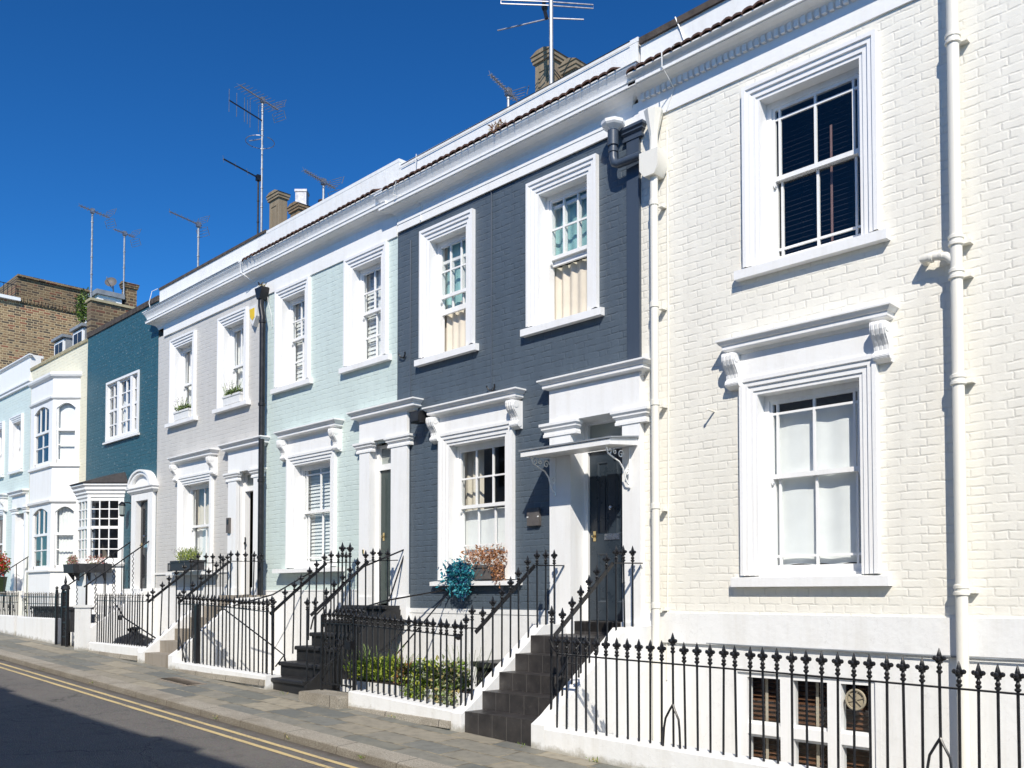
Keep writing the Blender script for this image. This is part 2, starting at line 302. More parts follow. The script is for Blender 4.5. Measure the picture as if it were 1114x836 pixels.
# ------------------------------------------------------------------ mesh builder
def worg(o):
    v = Vector((0, 0, 0))
    while o: v += o.location; o = o.parent
    return v
class MB:
    def __init__(s): s.v = []; s.f = []; s.mi = []; s.cur = 0; s.T = None
    def add(s, vs, fs):
        o = len(s.v)
        s.v += [tuple(s.T @ Vector(p)) if s.T else tuple(p) for p in vs]
        for f in fs: s.f.append([o+i for i in f]); s.mi.append(s.cur)
        return s
    def box(s, x0, x1, y0, y1, z0, z1, skip=''):
        vs = [(x, y, z) for x in (x0, x1) for y in (y0, y1) for z in (z0, z1)]
        fs = {'l': (0, 1, 3, 2), 'r': (4, 6, 7, 5), 'f': (0, 4, 5, 1), 'b': (2, 3, 7, 6), 'd': (0, 2, 6, 4), 'u': (1, 5, 7, 3)}
        return s.add(vs, [f for k, f in fs.items() if k not in skip])
    def quad(s, a, b, c, d): return s.add([a, b, c, d], [(0, 1, 2, 3)])
    def prism(s, poly, axis, a, b):         # polygon in the two other axes, extruded along axis
        n = len(poly)
        def P(p, t): return {'x': (t, p[0], p[1]), 'y': (p[0], t, p[1]), 'z': (p[0], p[1], t)}[axis]
        vs = [P(p, a) for p in poly]+[P(p, b) for p in poly]
        fs = [tuple(range(n)), tuple(range(2*n-1, n-1, -1))]+[(i, i+n, (i+1) % n+n, (i+1) % n) for i in range(n)]
        return s.add(vs, fs)
    def tube(s, pts, r, n=6, r1=None, cap=True):
        pts = [Vector(p) for p in pts]; m = len(pts); vs = []; up = Vector((0, 0, 1)); prev = None
        for i, p in enumerate(pts):
            d = (pts[min(i+1, m-1)]-pts[max(i-1, 0)]).normalized()
            a = d.cross(up) if prev is None else prev - d*prev.dot(d)
            if a.length < 1e-4: a = d.cross(Vector((1, 0, 0)))
            a.normalize(); prev = a; c = d.cross(a)
            rr = r if r1 is None else r+(r1-r)*i/(m-1)
            for k in range(n):
                t = 2*math.pi*(k+.5)/n; vs.append(p+a*math.cos(t)*rr+c*math.sin(t)*rr)
        fs = [(i*n+k, i*n+(k+1) % n, (i+1)*n+(k+1) % n, (i+1)*n+k) for i in range(m-1) for k in range(n)]
        if cap: fs += [tuple(range(n-1, -1, -1)), tuple((m-1)*n+k for k in range(n))]
        return s.add(vs, fs)
    def bar(s, pts, wd, ht):                # flat rectangular bar along a path (wd horizontal, ht across)
        pts = [Vector(p) for p in pts]; m = len(pts); vs = []
        for i, p in enumerate(pts):
            d = (pts[min(i+1, m-1)]-pts[max(i-1, 0)]).normalized()
            a = d.cross(Vector((0, 0, 1))).normalized(); c = a.cross(d)
            for sx, sz in ((-1, -1), (1, -1), (1, 1), (-1, 1)): vs.append(p+a*sx*wd/2+c*sz*ht/2)
        fs = [(i*4+k, i*4+(k+1) % 4, (i+1)*4+(k+1) % 4, (i+1)*4+k) for i in range(m-1) for k in range(4)]
        return s.add(vs, fs+[(3, 2, 1, 0), tuple((m-1)*4+k for k in range(4))])
    def lathe(s, prof, c=(0, 0, 0), n=10):
        vs = []; m = len(prof)
        for r, z in prof:
            for k in range(n):
                t = 2*math.pi*k/n; vs.append((c[0]+r*math.cos(t), c[1]+r*math.sin(t), c[2]+z))
        fs = [(i*n+k, i*n+(k+1) % n, (i+1)*n+(k+1) % n, (i+1)*n+k) for i in range(m-1) for k in range(n)]
        return s.add(vs, fs+[tuple(range(n-1, -1, -1)), tuple((m-1)*n+k for k in range(n))])
    def ball(s, c, r, n=8, sz=1.0):
        return s.lathe([(max(1e-4, r*math.sin(math.pi*i/6)), -r*sz*math.cos(math.pi*i/6)) for i in range(7)], c, n)
    def sheet(s, xs, zs, holes, y=0):       # vertical sheet with rectangular holes
        X = sorted(set([a for a in xs]+[h[i] for h in holes for i in (0, 1)])); Z = sorted(set([a for a in zs]+[h[i] for h in holes for i in (2, 3)]))
        X = [a for a in X if xs[0] <= a <= xs[1]]; Z = [a for a in Z if zs[0] <= a <= zs[1]]
        for i in range(len(X)-1):
            for j in range(len(Z)-1):
                cx, cz = (X[i]+X[i+1])/2, (Z[j]+Z[j+1])/2
                if any(h[0] < cx < h[1] and h[2] < cz < h[3] for h in holes): continue
                s.quad((X[i], y, Z[j]), (X[i+1], y, Z[j]), (X[i+1], y, Z[j+1]), (X[i], y, Z[j+1]))
        return s
    def frame(s, x0, x1, z0, z1, prof, bottom=False):   # mitred frame; prof points (outward offset, y)
        for (o, y), (o2, y2) in zip(prof[:-1], prof[1:]):
            A = [(x0-o, y, z0 if not bottom else z0-o), (x0-o, y, z1+o), (x1+o, y, z1+o), (x1+o, y, z0 if not bottom else z0-o)]
            B = [(x0-o2, y2, z0 if not bottom else z0-o2), (x0-o2, y2, z1+o2), (x1+o2, y2, z1+o2), (x1+o2, y2, z0 if not bottom else z0-o2)]
            k = 4 if bottom else 3
            for i in range(k):
                j = (i+1) % 4; s.quad(A[i], A[j], B[j], B[i])
        return s
    def run(s, x0, x1, prof, ret0=True, ret1=True, y=0):  # moulding along x with mitred returns; prof (p,z)
        R_ = []
        for p, z in prof:
            a = x0-(p if ret0 else 0); b = x1+(p if ret1 else 0)
            R_.append([(a, y, z), (a, y-p, z), (b, y-p, z), (b, y, z)])
        for A, B in zip(R_[:-1], R_[1:]):
            if ret0: s.quad(A[0], A[1], B[1], B[0])
            s.quad(A[1], A[2], B[2], B[1])
            if ret1: s.quad(A[2], A[3], B[3], B[2])
        if not ret0: s.add([r[1] for r in R_], [tuple(range(len(R_)))])
        if not ret1: s.add([r[2] for r in R_], [tuple(range(len(R_)))])
        s.quad(*R_[-1]); s.quad(*R_[0]); return s
    def leaves(s, c, rad, n, size, mats=1, hang=0, up=0, seed=0, fill=.35, asp=.5):
        rn = random.Random(seed)
        for i in range(n):
            d = Vector((rn.gauss(0, 1), rn.gauss(0, 1), rn.gauss(0, 1))).normalized()
            t = rn.uniform(fill, 1)**.6 * (1+.28*rn.uniform(-1, 1))
            p = Vector((c[0]+d.x*rad[0]*t, c[1]+d.y*rad[1]*t, c[2]+d.z*rad[2]*t))
            a = Vector((rn.gauss(0, 1), rn.gauss(0, 1), rn.gauss(0, 1)-hang+up)).normalized()
            q = a.cross(Vector((rn.gauss(0, 1), rn.gauss(0, 1), rn.gauss(0, 1)))).normalized()
            L = size*rn.uniform(.6, 1.35); W = L*asp; nn = a.cross(q)*L*.18
            s.cur = rn.randrange(mats)
            s.add([p, p+a*L*.5+q*W*.5+nn, p+a*L, p+a*L*.5-q*W*.5+nn], [(0, 1, 2, 3)])
        return s
    def stems(s, c, rad, n, h, seed=0, r=.0025):
        rn = random.Random(seed)
        for i in range(n):
            a = rn.uniform(0, 6.28); d = math.sqrt(rn.random())
            b0 = Vector((c[0]+rad[0]*.6*d*math.cos(a), c[1]+rad[1]*.6*d*math.sin(a), c[2]))
            s.tube([b0, b0+Vector((.2*rad[0]*math.cos(a)*d*3, .2*rad[1]*math.sin(a)*d*3, h*rn.uniform(.6, 1.1)))], r, 3)
        return s
    def build(s, name, mat, parent=None, smooth=False):
        me = bpy.data.meshes.new(name)
        o_ = worg(parent) if parent else Vector((0, 0, 0))
        me.from_pydata([(x-o_.x, y-o_.y, z-o_.z) for x, y, z in s.v], [], s.f)
        mats = mat if isinstance(mat, (list, tuple)) else [mat]
        for m in mats: me.materials.append(M[m] if isinstance(m, str) else m)
        me.polygons.foreach_set('material_index', s.mi)
        if smooth: me.polygons.foreach_set('use_smooth', [True]*len(s.f))
        me.update()
        if smooth:
            try: me.set_sharp_from_angle(angle=R(40))
            except Exception: pass
        ob = bpy.data.objects.new(name, me); COL.objects.link(ob); ob.parent = parent
        return ob
def thing(name, label, cat, loc, group=None):
    o = bpy.data.objects.new(name, None); COL.objects.link(o); o.location = loc; o.empty_display_size = .1
    o['label'] = label; o['category'] = cat
    if group: o['group'] = group
    return o
def tag(o, label, cat, group=None):
    o['label'] = label; o['category'] = cat
    if group: o['group'] = group
    return o
def struct(o): o['kind'] = 'structure'; return o
def G(x):                                   # street level at the railing line: falls towards +x
    x = max(-45, min(16, x)); return -1.45-.037*(x+6.07)
def fr(x, y): return G(x) - .03*max(0, -1.72-y)

# ------------------------------------------------------------------ window / door / moulding kits
def wavy(mb, x0, x1, z0, z1, y, amp=.02, wl=.11, ph=0, hem=0):
    n = max(8, int((x1-x0)/.012)); P = []
    for i in range(n+1):
        x = x0+(x1-x0)*i/n
        yy = y+amp*math.sin(2*math.pi*x/wl+ph)*(.7+.3*math.sin(x*9+ph)); P.append((x, yy, hem*abs(math.sin(2*math.pi*x/(wl*2.3)))))
    for a, b in zip(P[:-1], P[1:]): mb.quad((a[0], a[1], z0+a[2]), (b[0], b[1], z0+b[2]), (b[0], b[1], z1), (a[0], a[1], z1))
def slats(mb, x0, x1, z0, z1, y, pitch, depth, tilt):
    z = z0+pitch/2
    while z < z1:
        dy, dz = depth/2*math.cos(tilt), depth/2*math.sin(tilt); t = .003
        mb.prism([(y-dy, z-dz), (y+dy, z+dz), (y+dy, z+dz+t), (y-dy, z-dz+t)], 'x', x0, x1); z += pitch
def sash(house, x0, x1, z0, z1, meet, up=((), ()), lo=((), ()), y=.13, T=None, raised=None, fw=.05, bw=.022, mat='trim', horns=True):
    mb = MB(); mb.T = T; pn = MB(); pn.T = T
    for a, b in ((x0, x0+fw), (x1-fw, x1)): mb.box(a, b, y, y+.10, z0, z1)
    mb.box(x0+fw, x1-fw, y+.001, y+.10, z1-fw, z1); mb.box(x0+fw, x1-fw, y+.001, y+.11, z0, z0+.03)
    X0, X1, Z0, Z1 = x0+fw, x1-fw, z0+.03, z1-fw
    def leaf(za, zb, yy, bars, botr, topr):
        st = .03
        for a, b in ((X0, X0+st), (X1-st, X1)): mb.box(a, b, yy, yy+.035, za, zb)
        mb.box(X0+st, X1-st, yy+.001, yy+.036, za, za+botr); mb.box(X0+st, X1-st, yy+.001, yy+.036, zb-topr, zb)
        for v in bars[0]:
            c = X0+(X1-X0)*v; mb.box(c-bw/2, c+bw/2, yy+.004, yy+.031, za+botr, zb-topr)
        for h in bars[1]:
            c = za+(zb-za)*h; mb.box(X0+st, X1-st, yy+.006, yy+.029, c-bw/2, c+bw/2)
        pn.quad((X0+st, yy+.018, za+botr), (X1-st, yy+.018, za+botr), (X1-st, yy+.018, zb-topr), (X0+st, yy+.018, zb-topr))
    leaf(meet-.02, Z1, y+.012, up, .045, .035)
    zl = Z0 if raised is None else raised
    leaf(zl, meet+.02+(zl-Z0) if raised is None else min(Z1-.002, zl+Z1-meet+.02), y+.052, lo, .07, .04)
    if horns:
        for a in (X0, X1-.03): mb.prism([(a, meet-.02), (a+.03, meet-.02), (a+.03, meet-.06), (a+.018, meet-.08), (a+.006, meet-.05)], 'y', y+.012, y+.047)
    wd = mb.build('window', mat, house); pn.build('pane', 'glass', wd); return wd
ARCH = [(0, .135), (0, -.014), (.036, -.014), (.036, -.028), (.082, -.028), (.088, -.046), (.128, -.046), (.134, -.062), (.172, -.062), (.172, .0)]
def architrave(wd, x0, x1, z0, z1, mat='trim'):
    return MB().frame(x0, x1, z0, z1, ARCH).build('architrave', mat, wd)
def sill(wd, x0, x1, z, h=.10, p=.075, ext=.235, mat='trim', x0e=None, x1e=None):
    a = x0-ext if x0e is None else x0e; b = x1+ext if x1e is None else x1e
    mb = MB().prism([(-.003, z-.012), (-p, z-.022), (-p, z-h), (-.003, z-h)], 'x', a, b)
    mb.box(x0+.001, x1-.001, -.004, .16, z-.03, z-.004)
    return mb.build('sill', mat, wd)
HOOD = [(.03, 0), (.062, .002), (.075, .03), (.135, .04), (.142, .05), (.142, .088), (.158, .094), (.178, .122), (.19, .128), (.19, .146), (.06, .178), (0, .178)]
def hood(wd, x0, x1, z, prof=HOOD, mat='trim'):
    return MB().run(x0, x1, prof).build('hood', mat, wd)
def bracket(wd, xc, ztop, h=.34, wdt=.135, mat='trim', base=0):
    mb = MB()
    pr = [(0, ztop), (-.165, ztop), (-.172, ztop-.03), (-.168, ztop-.07), (-.148, ztop-.115), (-.115, ztop-.155), (-.085, ztop-.2), (-.078, ztop-.24), (-.088, ztop-.262), (-.095, ztop-.285), (-.085, ztop-.312), (-.06, ztop-.325), (-.035, ztop-h), (0, ztop-h)]
    mb.prism([(y+base, z) for y, z in pr], 'x', xc-wdt/2, xc+wdt/2)
    for k in (-1, 0, 1):
        c = xc+k*wdt*.28; mb.prism([(y*1.06+base, z) for y, z in pr[1:12]]+[(-.03+base, ztop-.315), (-.03+base, ztop-.02)], 'x', c-wdt*.09, c+wdt*.09)
    mb.tube([(xc-wdt/2-.008, -.062+base, ztop-.285), (xc+wdt/2+.008, -.062+base, ztop-.285)], .038, 10)
    mb.tube([(xc-wdt/2-.006, -.12+base, ztop-.05), (xc+wdt/2+.006, -.12+base, ztop-.05)], .042, 10)
    return mb.build('bracket', mat, wd)
def dressed_window(house, x0, x1, z0, z1, hz):   # frieze, hood and two scroll brackets above a ground-floor window
    pass
def ground_window(house, x0, x1, z0, z1, meet, up, lo, hz, sl=None, **k):
    wd = sash(house, x0, x1, z0, z1, meet, up, lo, **k)
    architrave(wd, x0, x1, z0, z1); sill(wd, x0, x1, z0, **(sl or {}))
    MB().box(x0-.165, x1+.165, -.045, -.001, z1+.172, hz+.02).build('frieze', 'trim', wd)
    hood(wd, x0-.172, x1+.172, hz, [(p, z+hz) for p, z in HOOD])
    for xc in (x0-.172-.062, x1+.172+.062): bracket(wd, xc, hz+.005)
    return wd
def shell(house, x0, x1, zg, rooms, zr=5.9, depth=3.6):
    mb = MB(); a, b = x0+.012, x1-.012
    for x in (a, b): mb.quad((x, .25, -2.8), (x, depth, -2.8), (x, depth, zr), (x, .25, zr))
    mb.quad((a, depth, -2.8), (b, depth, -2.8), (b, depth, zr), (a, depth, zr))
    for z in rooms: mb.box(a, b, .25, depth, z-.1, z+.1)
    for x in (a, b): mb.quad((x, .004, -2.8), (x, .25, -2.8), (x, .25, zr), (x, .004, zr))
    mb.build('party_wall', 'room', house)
    MB().box(x0+.004, x1-.004, .26, depth+.02, zr, zr+.06).build('roof', 'lead', house)
def main_cornice(house, x0, x1, z, zt, ret0, ret1, dentils=False, p=.205, pt=.255):
    pr = [(0, z-.13), (.012, z-.13), (.022, z-.09), (.05, z-.052), (.09, z-.026), (.14, z-.010), (p-.02, z-.004), (p-.02, z+.004), (p, z+.004), (p, z+.042), (p+.012, z+.05)]
    h = zt-z-.07
    pr += [(p-.03, z+.07), (p-.02, z+.07+h*.25), (p+.005, z+.07+h*.55), (pt-.015, z+.07+h*.8), (pt-.01, zt-.012), (pt, zt-.012), (pt, zt), (0, zt+.10)]
    c = MB().run(x0, x1, pr, ret0, ret1).build('cornice', 'white', house)
    if dentils:
        mb = MB(); x = x0+.06
        while x < x1-.1: mb.box(x, x+.042, -.062, -.001, z-.115, z-.035); x += .07
        mb.build('dentil_course', 'trim', c)
    return c
def tile_course(house, x0, x1, zt, p=.27, pitch=.118):
    mb = MB(); n = int((x1-x0)/pitch); pt = (x1-x0)/n; rn = random.Random(3)
    for i in range(n):
        xc = x0+(i+.5)*pt; dz = rn.uniform(-.006, .006); a = []; b = []
        for k in range(7):
            t = math.pi*k/6; a.append((xc-math.cos(t)*pt*.54, -p+rn.uniform(-.004, .004), zt+.012+dz+math.sin(t)*.034)); b.append((xc-math.cos(t)*pt*.54, -.002, zt+.115+dz+math.sin(t)*.034))
        for k in range(6): mb.quad(a[k], a[k+1], b[k+1], b[k])
        a2 = [(x, y, z-.022) for x, y, z in a]
        for k in range(6): mb.quad(a[k], a2[k], a2[k+1], a[k+1])
        b2 = [(x, y, z-.022) for x, y, z in b]
        for k in range(6): mb.quad(a2[k], b2[k], b2[k+1], a2[k+1])
    mb.box(x0, x1, -p+.03, -.002, zt+.003, zt+.02)
    return mb.build('tile_course', 'tile', house)
def parapet(house, x0, x1, z0, zt, mat='whitewall', cop='whitewall', copo=.003, coph=.05, th=.24):
    q = MB().box(x0, x1, .0, th, z0, zt-coph).build('parapet', mat, house)
    MB().box(x0-.004, x1+.004, -copo, th+copo, zt-coph, zt).build('coping', cop, q); return q
def panel_door(house, x0, x1, z0, z1, y, mat, rot=0):
    mb = MB(); w_ = x1-x0; t = .045
    mb.box(0, w_, .014, t, 0, z1-z0)
    st = .11; mid = w_/2; H = z1-z0
    for a, b in ((0, st), (w_-st, w_), (mid-st/2, mid+st/2)): mb.box(a, b, 0, .02, 0, H)
    for a, b in ((0, .2), (H*.40, H*.40+.2), (H-.12, H)):
        mb.box(st, mid-st/2, .001, .021, a, b); mb.box(mid+st/2, w_-st, .001, .021, a, b)
    for pa, pb in ((.2, H*.40), (H*.40+.2, H-.12)):
        for a, b in ((st, mid-st/2), (mid+st/2, w_-st)):
            mb.frame(a+.03, b-.03, pa+.03, pb-.03, [(.03, .003), (.018, .0), (.0, .012)], True); mb.box(a+.055, b-.055, .006, .02, pa+.055, pb-.055)
    mb.T = None
    T = Matrix.Translation((x0, y, z0)) @ Matrix.Rotation(rot, 4, 'Z')
    mb.v = [tuple(T @ Vector(p)) for p in mb.v]
    d = mb.build('door', mat, house); return d, T
def cap(mb, x0, x1, z, h, p0):              # pilaster capital: three stepped fillets
    mb.run(x0, x1, [(p0, z), (p0+.012, z), (p0+.012, z+h*.2), (p0+.004, z+h*.25), (p0+.004, z+h*.4), (p0+.03, z+h*.55), (p0+.03, z+h*.66), (p0+.05, z+h*.8), (p0+.05, z+h), (0, z+h)])
def door_surround(house, xl0, xl1, xr0, xr1, zb, zcap, hcap, zh, yd, hx0, hx1, p=.08, fan=True):
    """pilasters xl0..xl1 and xr0..xr1, capital at zcap, lintel up to the hood at zh, reveal back to yd"""
    mb = MB(); zt = zcap+hcap
    for a, b in ((xl0, xl1), (xr0, xr1)):
        mb.box(a, b, -p, -.002, zb, zt); mb.box(a-.012, b+.012, -p-.018, -.003, zb, zb+.32)
        cap(mb, a, b, zcap, hcap-.001, p)
    mb.box(xl0, xr1, -p-.003, -.002, zt, zh+.02)
    mb.quad((xl1, -.002, zb), (xl1, yd+.05, zb), (xl1, yd+.05, zt), (xl1, -.002, zt)); mb.quad((xr0, -.002, zb), (xr0, yd+.05, zb), (xr0, yd+.05, zt), (xr0, -.002, zt))
    mb.quad((xl1, -p, zt-.0005), (xr0, -p, zt-.0005), (xr0, yd+.05, zt-.0005), (xl1, yd+.05, zt-.0005))
    s = mb.build('door_surround', 'trim', house)
    MB().run(hx0+.19, hx1-.19, [(p_, z_+zh) for p_, z_ in HOOD]).build('hood', 'trim', s)
    return s
def door_frame(house, x0, x1, z0, zdoor, ztop, y, mat='trim', fan='frost'):
    mb = MB(); f = .05
    mb.box(x0, x0+f, y-.03, y+.07, z0, ztop); mb.box(x1-f, x1, y-.03, y+.07, z0, ztop); mb.box(x0+f, x1-f, y-.029, y+.07, ztop-.04, ztop)
    mb.box(x0+f, x1-f, y-.035, y+.07, zdoor, zdoor+.085)
    fo = mb.build('door_frame', mat, house)
    MB().box(x0+f, x1-f, y+.015, y+.022, zdoor+.085, ztop-.04).build('fanlight', fan, fo); return fo
def hardware(d, T, w_, H, knob=(.5, .62), letter=True, handle=True):
    def at(mb): mb.v = [tuple(T @ Vector(p)) for p in mb.v]; return mb
    if letter:
        at(MB().box(w_*.5-.11, w_*.5+.11, -.009, .002, H*.49-.03, H*.49+.04).box(w_*.5-.085, w_*.5+.085, -.013, -.008, H*.49-.012, H*.49+.02)).build('letter_plate', 'chrome', d)
    m2 = MB(); m2.ball((w_*knob[0], -.045, H*knob[1]), .026, 10); m2.tube([(w_*knob[0], -.045, H*knob[1]), (w_*knob[0], .004, H*knob[1])], .011, 8); at(m2).build('knob', 'chrome', d)
    if handle:
        m3 = MB(); m3.ball((.075, -.03, H*.5), .02, 8); m3.box(.055, .095, -.006, .002, H*.47, H*.53); at(m3).build('lock', 'brass', d)

# ------------------------------------------------------------------ railings kit
FIN = MB()
FIN.lathe([(.010, -.005), (.019, .004), (.019, .012), (.010, .018), (.016, .028), (.017, .036), (.010, .044), (.010, .054), (.021, .060), (.021, .066), (.010, .072), (.013, .090), (.016, .104), (.009, .128), (.0015, .150)], n=8)
for sx, sy in ((-1, 0), (1, 0), (0, -1), (0, 1)): FIN.ball((sx*.027, sy*.027, .088), .0150, 6); FIN.tube([(sx*.008, sy*.008, .064), (sx*.027, sy*.027, .086)], .007, 5)
_fo = FIN.build('finial', 'iron', None, True); FINM = _fo.data; bpy.data.objects.remove(_fo)
FSM = MB(); FSM.lathe([(.009, -.004), (.015, .002), (.009, .010), (.009, .02), (.017, .03), (.006, .052), (.001, .07)], n=6)
_fo = FSM.build('finial', 'iron', None, True); FINS = _fo.data; bpy.data.objects.remove(_fo)
_rods = {}
def rodmesh(h, r):
    k = (round(h, 2), r)
    if k not in _rods:
        o = MB().tube([(0, 0, -.02), (0, 0, k[0]*.5), (0, 0, k[0])], r, 6).build('picket', 'iron', None, True); _rods[k] = o.data; bpy.data.objects.remove(o)
    return _rods[k]
_rr = random.Random(11)
def picket(par, x, y, zb, zt, r=.0104, fin=FINM, fs=1.1, lean=.006):
    w0 = worg(par)
    o = bpy.data.objects.new('picket', rodmesh(zt-zb, r)); COL.objects.link(o); o.parent = par; o.location = (x-w0.x, y-w0.y, zb-w0.z)
    o.rotation_euler = (_rr.gauss(0, lean), _rr.gauss(0, lean), _rr.uniform(-.1, .1))
    if fin:
        f = bpy.data.objects.new('finial', fin); COL.objects.link(f); f.parent = o; f.location = (0, 0, round(zt-zb, 2)); f.scale = (fs,)*3
    return o
def curl(mb, cx, y, cz, r0, turns, a0, rad=.006, plane='xz', n=26, sgn=1, shrink=.85):
    P = []
    for i in range(n+1):
        t = i/n; a = a0+sgn*turns*2*math.pi*t; r = r0*(1-shrink*t)
        c = (cx+r*math.cos(a), y, cz+r*math.sin(a)) if plane == 'xz' else (y, cx+r*math.cos(a), cz+r*math.sin(a))
        P.append(c)
    mb.tube(P, rad, 5); return P[0]

# ================================================================== THE SETTING
XA, XB = -46.0, 17.0
struct(MB().quad((-700, -700, -3.6), (700, -700, -3.6), (700, 700, -3.6), (-700, 700, -3.6)).build('ground', 'concrete'))
def strip(name, mat, prof, nx=64, xa=XA, xb=XB, wob=0.0):      # cross-section prof(x)->[(y,z)...] swept along the street
    mb = MB(); rows = []; rn = random.Random(5)
    for i in range(nx+1):
        x = xa+(xb-xa)*i/nx; rows.append([(x, y+(rn.uniform(-wob, wob) if wob else 0), z) for y, z in prof(x)])
    for a, b in zip(rows[:-1], rows[1:]):
        for k in range(len(a)-1): mb.quad(a[k], b[k], b[k+1], a[k+1])
    return struct(mb.build(name, mat))
zr_ = lambda x, y: G(x)-.045-.075 + .02*(1-((y+5.8)/2.8)**2)
strip('pavement', 'slabs', lambda x: [(-1.60, G(x)), (-1.74, G(x)), (-2.2, G(x)-.016), (-2.76, G(x)-.036)])
strip('kerb', 'kerbstone', lambda x: [(-2.756, G(x)-.033), (-2.98, G(x)-.042), (-3.005, G(x)-.052), (-3.015, G(x)-.16)], 200, wob=.004)
strip('road', 'asphalt', lambda x: [(-3.0-5.6*k/10, zr_(x, -3.0-5.6*k/10)) for k in range(11)])
strip('pavement', 'slabs', lambda x: [(-8.6, G(x)-.14), (-8.61, G(x)-.045), (-11.3, G(x))])
for a, b in ((-3.20, -3.26), (-3.375, -3.435)):
    strip('yellow_line', 'line', lambda x, a=a, b=b: [(a, zr_(x, a)+.004), (b, zr_(x, b)+.004)], 220, wob=.003)
strip('lightwell_floor', 'concrete', lambda x: [(-1.52, -2.78), (.4, -2.78)], 8)

# ================================================================== CREAM HOUSE (right)
X0, X1 = -6.10, 2.2
h = thing('terraced_house', 'cream painted brick house with two large sash windows at the right end of the row', 'house', (-3.5, 0, G(-3.5)), 'terraced houses along the street')
cream = h
wU = (-4.62, -3.61, 3.23, 4.865); wL = (-4.675, -3.645, .185, 1.955)
wR = [(-.9, .1, 3.23, 4.865), (-.9, .1, .185, 1.955)]
MB().sheet((X0, X1), (-.20, 5.19), [wU, wL]+wR).build('wall', 'cream', h)
pl = MB(); pl.sheet((X0, X1), (-2.8, -.50), [(-4.93, -3.54, -1.75, -.76)], -.004); pl.box(X0, X1, -.034, .0, -.505, -.192); pl.build('plinth', 'whitewall', h)
shell(h, X0, X1, 0, [-.4, 2.75])
wd = sash(h, *wU, 4.09, ((.085, .5, .92), (.835,)), ((.085, .5, .92), (.165,)), y=.12, fw=.055)
architrave(wd, *wU); sill(wd, wU[0], wU[1], wU[2], .11, .085, .26)
mb = MB(); slats(mb, wU[0]+.03, wU[1]-.03, 3.28, 4.82, .30, .05, .046, R(28)); mb.build('blind', 'blind_dark', wd)
MB().box(-4.03, -4.008, .265, .268, 3.30, 4.50).build('blind_tape', 'dulltape', wd)
wd = ground_window(h, *wL, 1.15, ((.085, .5, .93), (.83,)), ((.085, .5, .93), (.165,)), 2.375, dict(h=.11, p=.085, ext=.27), y=.12, fw=.055)
mb = MB(); wavy(mb, -4.76, -4.205, .27, 1.80, .232, .008, .33, .3, .03); wavy(mb, -4.20, -3.70, .27, 1.80, .236, .008, .29, 1.3, .03); mb.build('net_curtain', 'curtain_white', wd)
mb = MB(); wavy(mb, -4.62, -3.68, 1.66, 1.92, .30, .012, .4, 1); mb.build('pelmet', 'potgrey', wd)
for q in wR:
    w2 = sash(h, *q, (q[2]+q[3])/2+.05, ((.085, .5, .92), (.835,)), ((.085, .5, .92), (.165,)), y=.12, fw=.055); architrave(w2, *q); sill(w2, q[0], q[1], q[2])
# basement casement
b0, b1, c0, c1 = -4.93, -3.54, -1.75, -.76
mb = MB(); us = [b0, -4.41, -3.95, b1]
mb.box(b0, b1, .02, .12, c1-.05, c1); mb.box(b0, b1, .02, .12, c0, c0+.06); mb.box(b0, b1, .021, .11, -1.36, -1.26)
for x, w_ in ((b0, .10), (-4.475, .13), (-4.0, .13), (b1-.06, .06)): mb.box(x, x+w_, .0195, .121, c0, c1)
for x0_, x1_ in ((-4.83, -4.475), (-4.345, -4.0), (-3.87, -3.60)): mb.box(x0_, x1_, .055, .09, -1.39, -1.35); mb.box(x0_, x1_, .055, .09, -1.27, -1.235)
wd = mb.build('window', 'trim', h)
MB().quad((b0, .075, c0), (b1, .075, c0), (b1, .075, c1), (b0, .075, c1)).build('pane', 'glass', wd)
MB().frame(b0, b1, c0, c1, [(0, .13), (0, -.005), (.05, -.005), (.05, .0)], True).build('reveal', 'whitewall', wd)
mb = MB(); slats(mb, b0+.04, b1-.04, c0, c1-.02, .19, .046, .05, R(35)); mb.build('blind', 'blind_brown', wd)
for x in (-4.71, -4.18): MB().box(x, x+.03, .155, .158, c0, c1-.03).build('blind_tape', 'tape', wd)
mb = MB(); P = [(-3.735+.088*math.cos(k*math.pi/12), .03, -.945+.088*math.sin(k*math.pi/12)) for k in range(25)]; mb.tube(P, .011, 6)
mb.lathe([(.078, 0), (.078, .004)], (0, 0, 0), 20); mb.v[-40:] = [(-3.735+x, .045-z, -.945+y) for x, y, z in mb.v[-40:]]
for a in range(3):
    t = a*math.pi/3+.3; mb.tube([(-3.735+.085*math.cos(t), .028, -.945+.085*math.sin(t)), (-3.735-.085*math.cos(t), .028, -.945-.085*math.sin(t))], .004, 4)
mb.build('window_vent', 'vent', wd)
main_cornice(h, X0, X1, 5.515, 5.63, False, True, True)
MB().box(X0, X1, -.022, -.001, 5.17, 5.41).build('frieze', 'white', h)
tile_course(h, X0+.03, X1, 5.63); parapet(h, X0+.02, X1, 5.6, 6.13, 'whitewall', 'darkcoping', .03, .07)
